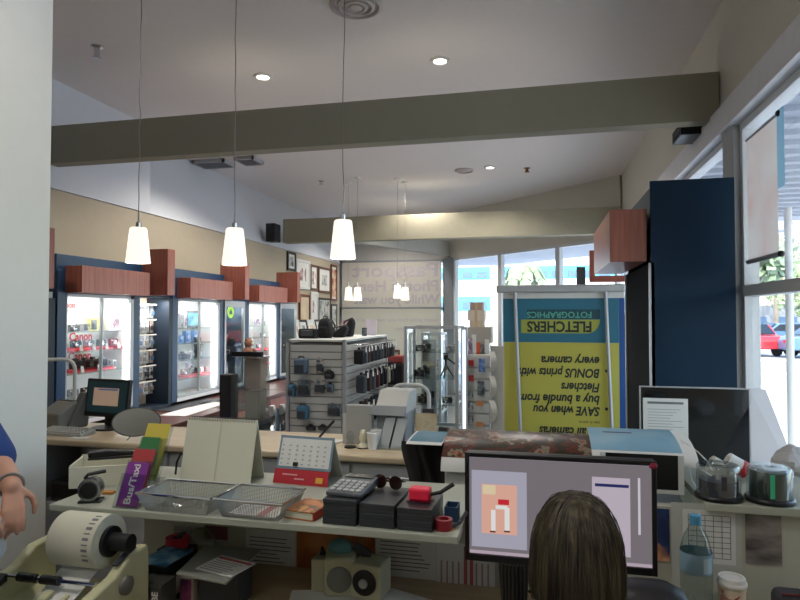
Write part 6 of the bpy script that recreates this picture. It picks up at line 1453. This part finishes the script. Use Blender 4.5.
B().bb(-w * 1.2, w * 1.6, -.16, .22, 0, .012).obj('base_plate', acr, r)
Y = 3.42; a, c = PY(415.5, 433, Y), PY(437, 414, Y); r = thing('picture_card', 'beige picture card standing on the counter right of the card printer', 'card', ((a.x + c.x) / 2, Y, CT + .001)); w = (c.x - a.x) / 2; B().bb(-w, w, 0, .003, a.z - CT, c.z - CT).obj('card', ramp_mat('beige_card', [(.4, '#a89a7c'), (.6, '#c0b498'), (.7, '#5a5448')], 9), r); B().bb(-w * .9, w * .9, -.02, .04, 0, a.z - CT).obj('holder', acr, r)
r = thing('card_reader', 'small black device behind the beige picture card', 'device', (*PY(427, 412, 3.6)[:2], CT + .001)); B().box((0, .05, .09), (.07, .05, .2), rx=-.2).obj('body', blk, r, bevel=.006); B().box((0, .022, .15), (.05, .004, .05), rx=-.2).obj('screen', dgrey, r)
r = thing('card_terminal', 'black handheld terminal leaning at the right of the beige card', 'terminal', (*PY(443, 430, 3.4)[:2], CT + .001), -.3); B().box((0, 0, .07), (.06, .03, .12), rx=-.3).obj('body', blk, r, bevel=.006); B().box((0, -.021, .09), (.045, .003, .04), rx=-.3).obj('screen', mat('term_screen', '#46504c', .2), r); B().box((0, .02, .012), (.08, .08, .02)).obj('cradle', dgrey, r)
q0, q1 = PY(318, 437, 3.5), PY(334, 421, 3.5); r = thing('counter_pen', 'black pen in a holder slanting up from the counter near the slatwall stand', 'pen', (q0.x, 3.5, CT + .001)); B().lathe([(.025, 0), (.025, .006), (.01, .014), (0, .014)], n=16).obj('base', blk, r, smooth=True); B().tube([(0, 0, .01), (q1.x - q0.x, 0, q1.z - CT)], [.007, .008], 10).obj('barrel', blk, r)
for i, (px, py, rz) in enumerate(((312, 440, .2), (322, 445, -.3))):
    q = onC(px, py); tag(B().bb(-.07, .07, -.1, .1, 0, .002 + .001 * i).obj('paper_sheet', paper, loc=(q.x, 3.42 + .02 * i, CT + .001 + .003 * i), rz=rz), 'white sheet on the service counter right of the spiral calendar, %s' % ('upper', 'lower')[i], 'paper')
# ------------------------------------------------------------ people
def fuse(name, b, vox, m, parent=None, smooth_it=4, label=None):
    """one continuous surface from overlapping volumes"""
    me = bpy.data.meshes.new(name + '_raw'); bmesh.ops.recalc_face_normals(b.bm, faces=b.bm.faces[:]); b.bm.to_mesh(me); b.bm.free()
    o = bpy.data.objects.new(name + '_raw', me); COL.objects.link(o)
    md = o.modifiers.new('r', 'REMESH'); md.mode = 'VOXEL'; md.voxel_size = vox
    sm = o.modifiers.new('s', 'SMOOTH'); sm.factor = .5; sm.iterations = smooth_it
    dg = bpy.context.evaluated_depsgraph_get(); dg.update()
    ev = bpy.data.meshes.new_from_object(o.evaluated_get(dg)); bpy.data.objects.remove(o); bpy.data.meshes.remove(me)
    ev.name = name; ev.materials.clear(); ev.materials.append(m)
    for p in ev.polygons: p.use_smooth = True
    q = bpy.data.objects.new(name, ev); COL.objects.link(q); q.parent = parent
    return q
def limb(b, pts, rr, n=14):
    b.tube(pts, rr, n)
    for p, r_ in zip(pts, rr): b.ball(p, r_, 12, 8)
def head(b, c, f, s=1.0):
    """c: centre, f: yaw of the face direction (0 = +Y)"""
    R_ = Matrix.Rotation(f, 3, 'Z'); c = Vector(c)
    def A(p, r): 
        t = B(); t.ball((0, 0, 0), tuple(x * s for x in r), 18, 12); bmesh.ops.rotate(t.bm, matrix=R_, verts=t.bm.verts[:]); bmesh.ops.translate(t.bm, vec=c + R_ @ (Vector(p) * s), verts=t.bm.verts[:])
        vs = {v: b.bm.verts.new(v.co) for v in t.bm.verts}
        for fc in t.bm.faces: b.bm.faces.new([vs[v] for v in fc.verts])
        t.bm.free()
    A((0, -.008, .025), (.074, .092, .09)); A((0, .022, -.045), (.056, .064, .068)); A((0, .06, -.085), (.026, .026, .024))
    A((0, .096, -.012), (.011, .02, .02)); A((0, .09, .01), (.008, .014, .03)); A((0, .086, -.05), (.022, .01, .006)); A((0, .084, -.06), (.02, .01, .006))
    for x in (-1, 1): A((x * .075, -.005, -.008), (.01, .02, .032)); A((x * .03, .078, .025), (.024, .014, .008)); A((x * .036, .062, -.03), (.026, .026, .022))
    return R_
def hand(b, wpos, fdir, ndir, side, curl=(.5, .55, .6, .65), s=1.0):
    """palm plus five fingers; fdir towards the fingers, ndir out of the back of the hand"""
    f = Vector(fdir).normalized(); n = Vector(ndir); n = (n - f * n.dot(f)).normalized(); t = f.cross(n) * side; w = Vector(wpos)
    for k in range(4):
        x = (-.027 + .018 * k) * s
        limb(b, [w + f * .012 * s + t * x * .5, w + f * .085 * s + t * x], [.015 * s, .0125 * s], 10)
    L = (.066, .078, .073, .056)
    for k in range(4):
        x = (.027 - .018 * k) * s; p = w + f * .088 * s + t * x; d = f.copy(); pts = [p]; a = 0
        for j, fr in enumerate((.45, .32, .25)):
            a += curl[k] * (.7, 1.0, .8)[j]; d = (f * math.cos(a) - n * math.sin(a)); p = p + d * L[k] * fr * s; pts.append(p)
        limb(b, pts, [.0098 * s, .009 * s, .0082 * s, .007 * s], 10)
    p = w + f * .02 * s + t * .03 * s; d = (f * .6 + t * .75 - n * .3).normalized(); q = p + d * .04 * s; d2 = (f * .85 + t * .2 - n * .5).normalized(); q2 = q + d2 * .03 * s; q3 = q2 + (f * .8 - n * .6 - t * .1).normalized() * .024 * s
    limb(b, [w + f * .015 * s + t * .012 * s, p, q, q2, q3], [.014 * s, .014 * s, .0115 * s, .0105 * s, .0085 * s], 10)
skin = mat('skin', '#b98a72', .55, var=.05); skin.node_tree.nodes['Principled BSDF'].inputs['Subsurface Weight'].default_value = .08
hairm = ramp_mat('hair_brown', [(.3, '#241c14'), (.55, '#4d4330'), (.75, '#786a4e')], 70, 3, .6, mapscale=(1, 1, .06))
shirt_teal = mat('shirt_dark_teal', '#1d3338', .9, var=.1, scale=90); trouser = mat('trousers_dark', '#1c1d22', .9)
eye_w = mat('eye_white', '#d8d4cc', .3); iris = mat('iris_brown', '#3a2618', .2)
hx, hy = PY(576, 540, 1.32).x, 1.32
r = thing('person', 'seated woman with brown bobbed hair seen from behind, facing the monitor', 'person', (hx, 1.18, 0))
oy = hy - 1.18
b = B()
head(b, (0, oy + .01, 1.2), 0, .98)
limb(b, [(0, oy - .035, 1.15), (0, oy - .055, 1.06), (0, oy - .07, .99)], [.05, .05, .06])
limb(b, [(0, oy - .08, .98), (0, oy - .1, .84), (0, oy - .11, .7), (0, oy - .1, .55)], [.1, .125, .115, .14], 18)
limb(b, [(-.15, oy - .075, .955), (0, oy - .075, .985), (.15, oy - .075, .955)], [.052, .075, .052])
for s in (-1, 1):
    limb(b, [(s * .165, oy - .07, .95), (s * .22, oy + .0, .8), (s * .235, oy + .04, .72 + .08)], [.05, .042, .04]); limb(b, [(s * .235, oy + .04, .8), (s * .08, oy + .22, .8)], [.038, .027]); hand(b, (s * .08, oy + .22, .8), (-s * .1, 1, -.1), (0, 0, 1), -s if s > 0 else 1, (.3, .3, .3, .35), .92)
    limb(b, [(s * .09, oy - .08, .55), (s * .1, oy + .12, .56), (s * .11, oy + .32, .54)], [.09, .08, .06]); limb(b, [(s * .11, oy + .32, .54), (s * .11, oy + .3, .3), (s * .11, oy + .27, .1)], [.058, .055, .036]); limb(b, [(s * .11, oy + .26, .06), (s * .12, oy + .4, .035)], [.04, .03])
bodyo = fuse('body', b, .006, skin, r)
for s in (-1, 1): e = B().ball((s * .031, oy + .079, 1.209), .0115, 14, 10).obj('eye', eye_w, r, smooth=True); B().ball((s * .031, oy + .0888, 1.209), (.0055, .003, .0055), 12, 8).obj('iris', iris, e, smooth=True)
b = B()
limb(b, [(0, oy - .08, .98), (0, oy - .1, .84), (0, oy - .11, .7), (0, oy - .1, .6)], [.108, .134, .124, .148], 18); limb(b, [(-.15, oy - .075, .955), (0, oy - .077, .98), (.15, oy - .075, .955)], [.06, .08, .06])
for s in (-1, 1): limb(b, [(s * .165, oy - .07, .95), (s * .22, oy + .0, .8), (s * .236, oy + .03, .79)], [.058, .05, .047])
fuse('shirt', b, .008, shirt_teal, r)
b = B()
limb(b, [(0, oy - .1, .6), (0, oy - .09, .55)], [.15, .15], 18)
for s in (-1, 1): limb(b, [(s * .09, oy - .08, .55), (s * .1, oy + .12, .56), (s * .11, oy + .32, .54)], [.1, .09, .07]); limb(b, [(s * .11, oy + .32, .54), (s * .11, oy + .3, .3), (s * .11, oy + .27, .12)], [.068, .064, .05])
fuse('trousers', b, .009, trouser, r)
for s in (-1, 1): bb_ = B(); limb(bb_, [(s * .11, oy + .25, .05), (s * .12, oy + .34, .042), (s * .122, oy + .42, .034)], [.046, .044, .034]); fuse('shoe', bb_, .008, blk, r)
# bobbed hair: a shell open at the face, covered with strands
prof = [(1.336, .002), (1.334, .024), (1.327, .041), (1.311, .057), (1.284, .072), (1.245, .083), (1.2, .0875), (1.16, .0875), (1.13, .083), (1.112, .074)]
def hp(th, t, out=0):
    k = t * (len(prof) - 1); i = min(int(k), len(prof) - 2); f = k - i
    z = prof[i][0] * (1 - f) + prof[i + 1][0] * f; R_ = prof[i][1] * (1 - f) + prof[i + 1][1] * f + out
    ry = R_ * (1.22 if math.sin(th) > 0 else 1.2)
    return Vector((R_ * math.cos(th), oy - .012 + ry * math.sin(th), z))
def is_face(th, t): return t > .42 and abs(((th - PI / 2 + PI) % (2 * PI)) - PI) < .85
b = B(); N, M = 48, 24
vs = [[b.bm.verts.new(hp(2 * PI * k / N, j / M, -.005)) for k in range(N)] for j in range(M + 1)]
vi = [[b.bm.verts.new(hp(2 * PI * k / N, j / M, -.016 if j > 1 else -.002) - Vector((0, 0, .008))) for k in range(N)] for j in range(M + 1)]
b.bm.faces.new(vs[0]); b.bm.faces.new(vi[0][::-1])
op = lambda k, j: is_face(2 * PI * (k + .5) / N, (j + .5) / M)
for j in range(M):
    for k in range(N):
        k2 = (k + 1) % N
        if op(k, j): continue
        b.bm.faces.new((vs[j][k], vs[j][k2], vs[j + 1][k2], vs[j + 1][k])); b.bm.faces.new((vi[j][k2], vi[j][k], vi[j + 1][k], vi[j + 1][k2]))
        if j == M - 1: b.bm.faces.new((vs[j + 1][k], vs[j + 1][k2], vi[j + 1][k2], vi[j + 1][k]))
        if op(k2, j): b.bm.faces.new((vs[j][k2], vi[j][k2], vi[j + 1][k2], vs[j + 1][k2]))
        if op((k - 1) % N, j): b.bm.faces.new((vi[j][k], vs[j][k], vs[j + 1][k], vi[j + 1][k]))
hair = b.obj('hair', hairm, r, smooth=True)
rng = random.Random(11); b = B()
for q in range(2600):
    th = rng.uniform(0, 2 * PI); t0 = rng.uniform(.0, .35) if rng.random() < .75 else rng.uniform(.3, .7); t1 = min(1.0, rng.uniform(.85, 1.02)); out = rng.uniform(-.005, .0035) + (.006 if rng.random() < .05 else 0); ph = rng.uniform(0, 6); am = rng.uniform(.02, .09)
    if is_face(th, .6): t1 = min(t1, .4)
    if t1 - t0 < .1: continue
    pts = []
    for k in range(9):
        t = t0 + (t1 - t0) * k / 8; pts.append(hp(th + am * math.sin(ph + t * 5), t, out + .0012 * math.sin(ph * 3 + t * 9)))
    b.tube(pts, [.0005, .0009, .001, .001, .001, .001, .0009, .0007, .0003], 4)
st = b.obj('hair_strands', hairm, hair, smooth=True); st['kind'] = 'stuff'
# office chair
r = thing('office_chair', 'black office chair under the seated woman', 'chair', (hx, 1.1, 0))
B().box((0, .06, .4), (.44, .44, .08)).obj('seat', blkm, r, bevel=.03, seg=3); B().box((0, -.2, .66), (.38, .05, .42)).obj('backrest', blkm, r, bevel=.025, seg=3); B().tube([(0, -.02, .36), (0, -.2, .38), (0, -.24, .6)], .02, 10).obj('back_bar', dgrey, r); B().cyl((0, .06, .08), (0, .06, .36), .025).obj('column', chrome, r)
for k in range(5):
    a = k * 2 * PI / 5 + .3; l = B().tube([(0, .06, .1), (.26 * math.cos(a), .06 + .26 * math.sin(a), .065)], [.025, .016], 10).obj('leg', blk, r); B().lathe([(0, -.018), (.026, -.018), (.026, .018), (0, .018)], (.26 * math.cos(a), .06 + .26 * math.sin(a), .027), 16, 'Y').obj('caster', blk, l)
# man at the left edge
px_, py_ = -1.665, 1.27
r = thing('person', 'man in a navy polo shirt at the left edge, holding small prints in his hands', 'person', (px_, py_, 0))
navyc = mat('polo_navy', '#1d3c78', .85, var=.08, scale=80)
b = B(); head(b, (.03, 0, 1.68), -PI / 2, 1.0); limb(b, [(-.01, 0, 1.62), (-.02, 0, 1.54)], [.056, .06])
limb(b, [(-.01, 0, 1.46), (-.01, 0, 1.25), (0, 0, 1.05), (0, 0, .95)], [.11, .12, .11, .115], 18); limb(b, [(-.01, -.16, 1.47), (-.01, 0, 1.52), (-.01, .16, 1.47)], [.06, .08, .06])
for s in (-1, 1): limb(b, [(0, s * .09, .95), (.01, s * .1, .5), (-.01, s * .1, .1)], [.09, .058, .038]); limb(b, [(-.0, s * .1, .06), (.14, s * .11, .035)], [.042, .03])
el, wl = Vector((.105, .235, 1.262)), Vector((-1.366 - px_, 1.362 - py_, 1.247))
limb(b, [(-.01, .19, 1.46), (.04, .225, 1.36), el], [.055, .046, .042]); limb(b, [el, el.lerp(wl, .4), wl], [.038, .036, .025])
hand(b, wl, (.35, -.28, -.62), (.75, -.65, .1), -1, (.3, .35, .45, .55), .76)
er, wr_ = Vector((.1, -.2, 1.2)), Vector((-1.43 - px_, 1.24 - py_, 1.19))
limb(b, [(-.01, -.19, 1.46), (.03, -.22, 1.3), er], [.055, .046, .042]); limb(b, [er, wr_], [.041, .028]); hand(b, wr_, (.6, .7, -.1), (.1, -.3, .9), -1, (.55, .6, .65, .7), .98)
fuse('body', b, .0048, skin, r, 3)
b = B(); limb(b, [(-.01, 0, 1.46), (-.01, 0, 1.25), (0, 0, 1.05), (0, 0, .95)], [.122, .133, .126, .14], 18); limb(b, [(-.01, -.16, 1.47), (-.01, 0, 1.5), (-.01, .16, 1.47)], [.07, .088, .07])
limb(b, [(-.01, .19, 1.46), (.04, .225, 1.36), el + Vector((-.01, -.002, .02))], [.066, .06, .058]); limb(b, [(-.01, -.19, 1.46), (.03, -.22, 1.3), er + Vector((-.02, 0, .04))], [.066, .06, .058])
fuse('polo_shirt', b, .007, navyc, r)
b = B(); limb(b, [(0, 0, .99), (0, 0, .92)], [.128, .13], 18)
for s in (-1, 1): limb(b, [(0, s * .09, .955), (.01, s * .1, .5), (-.01, s * .1, .1)], [.108, .072, .058])
fuse('trousers', b, .009, trouser, r)
for s in (-1, 1): bb_ = B(); limb(bb_, [(-.01, s * .1, .05), (.08, s * .105, .042), (.16, s * .11, .034)], [.046, .044, .034]); fuse('shoe', bb_, .008, blk, r)
b = B(); b.ball((.004, 0, 1.735), (.1, .084, .082), 20, 14); b.ball((-.03, 0, 1.68), (.07, .08, .085), 18, 12); fuse('hair', b, .008, mat('hair_dark', '#2a211a', .6), r)
for s in (-1, 1): e = B().ball((.03 + .069, s * .031, 1.689), .0115, 12, 8).obj('eye', eye_w, r, smooth=True); B().ball((.03 + .0788, s * .031, 1.689), (.003, .0055, .0055), 10, 6).obj('iris', iris, e, smooth=True)
b = B(); b.tube([wl + (Vector(el) - wl).normalized() * .02 + Vector((.03 * math.cos(a) * .7, .03 * math.cos(a) * .7, .03 * math.sin(a))) for a in [2 * PI * k / 20 for k in range(20)]], .004, 6, True); b.obj('bracelet', steel, r)
fpos = wl + Vector((.35, -.28, -.62)).normalized() * .1
tag(B().box((0, 0, -.035), (.003, .06, .1), rx=.2, rz=.5).obj('photo_print', mat('print_back', '#a9b0b8', .5), loc=(px_ + fpos.x - .03, py_ + fpos.y - .01, fpos.z - .0)), 'small print held in the fingers of the man at the left edge', 'photo print')
tag(B().box((0, 0, 0), (.09, .02, .03), rz=.3).obj('black_marker', blk, loc=(px_ + .2, py_ - .0, 1.225), bevel=.006), 'black gadget held in the right hand of the man at left', 'gadget')
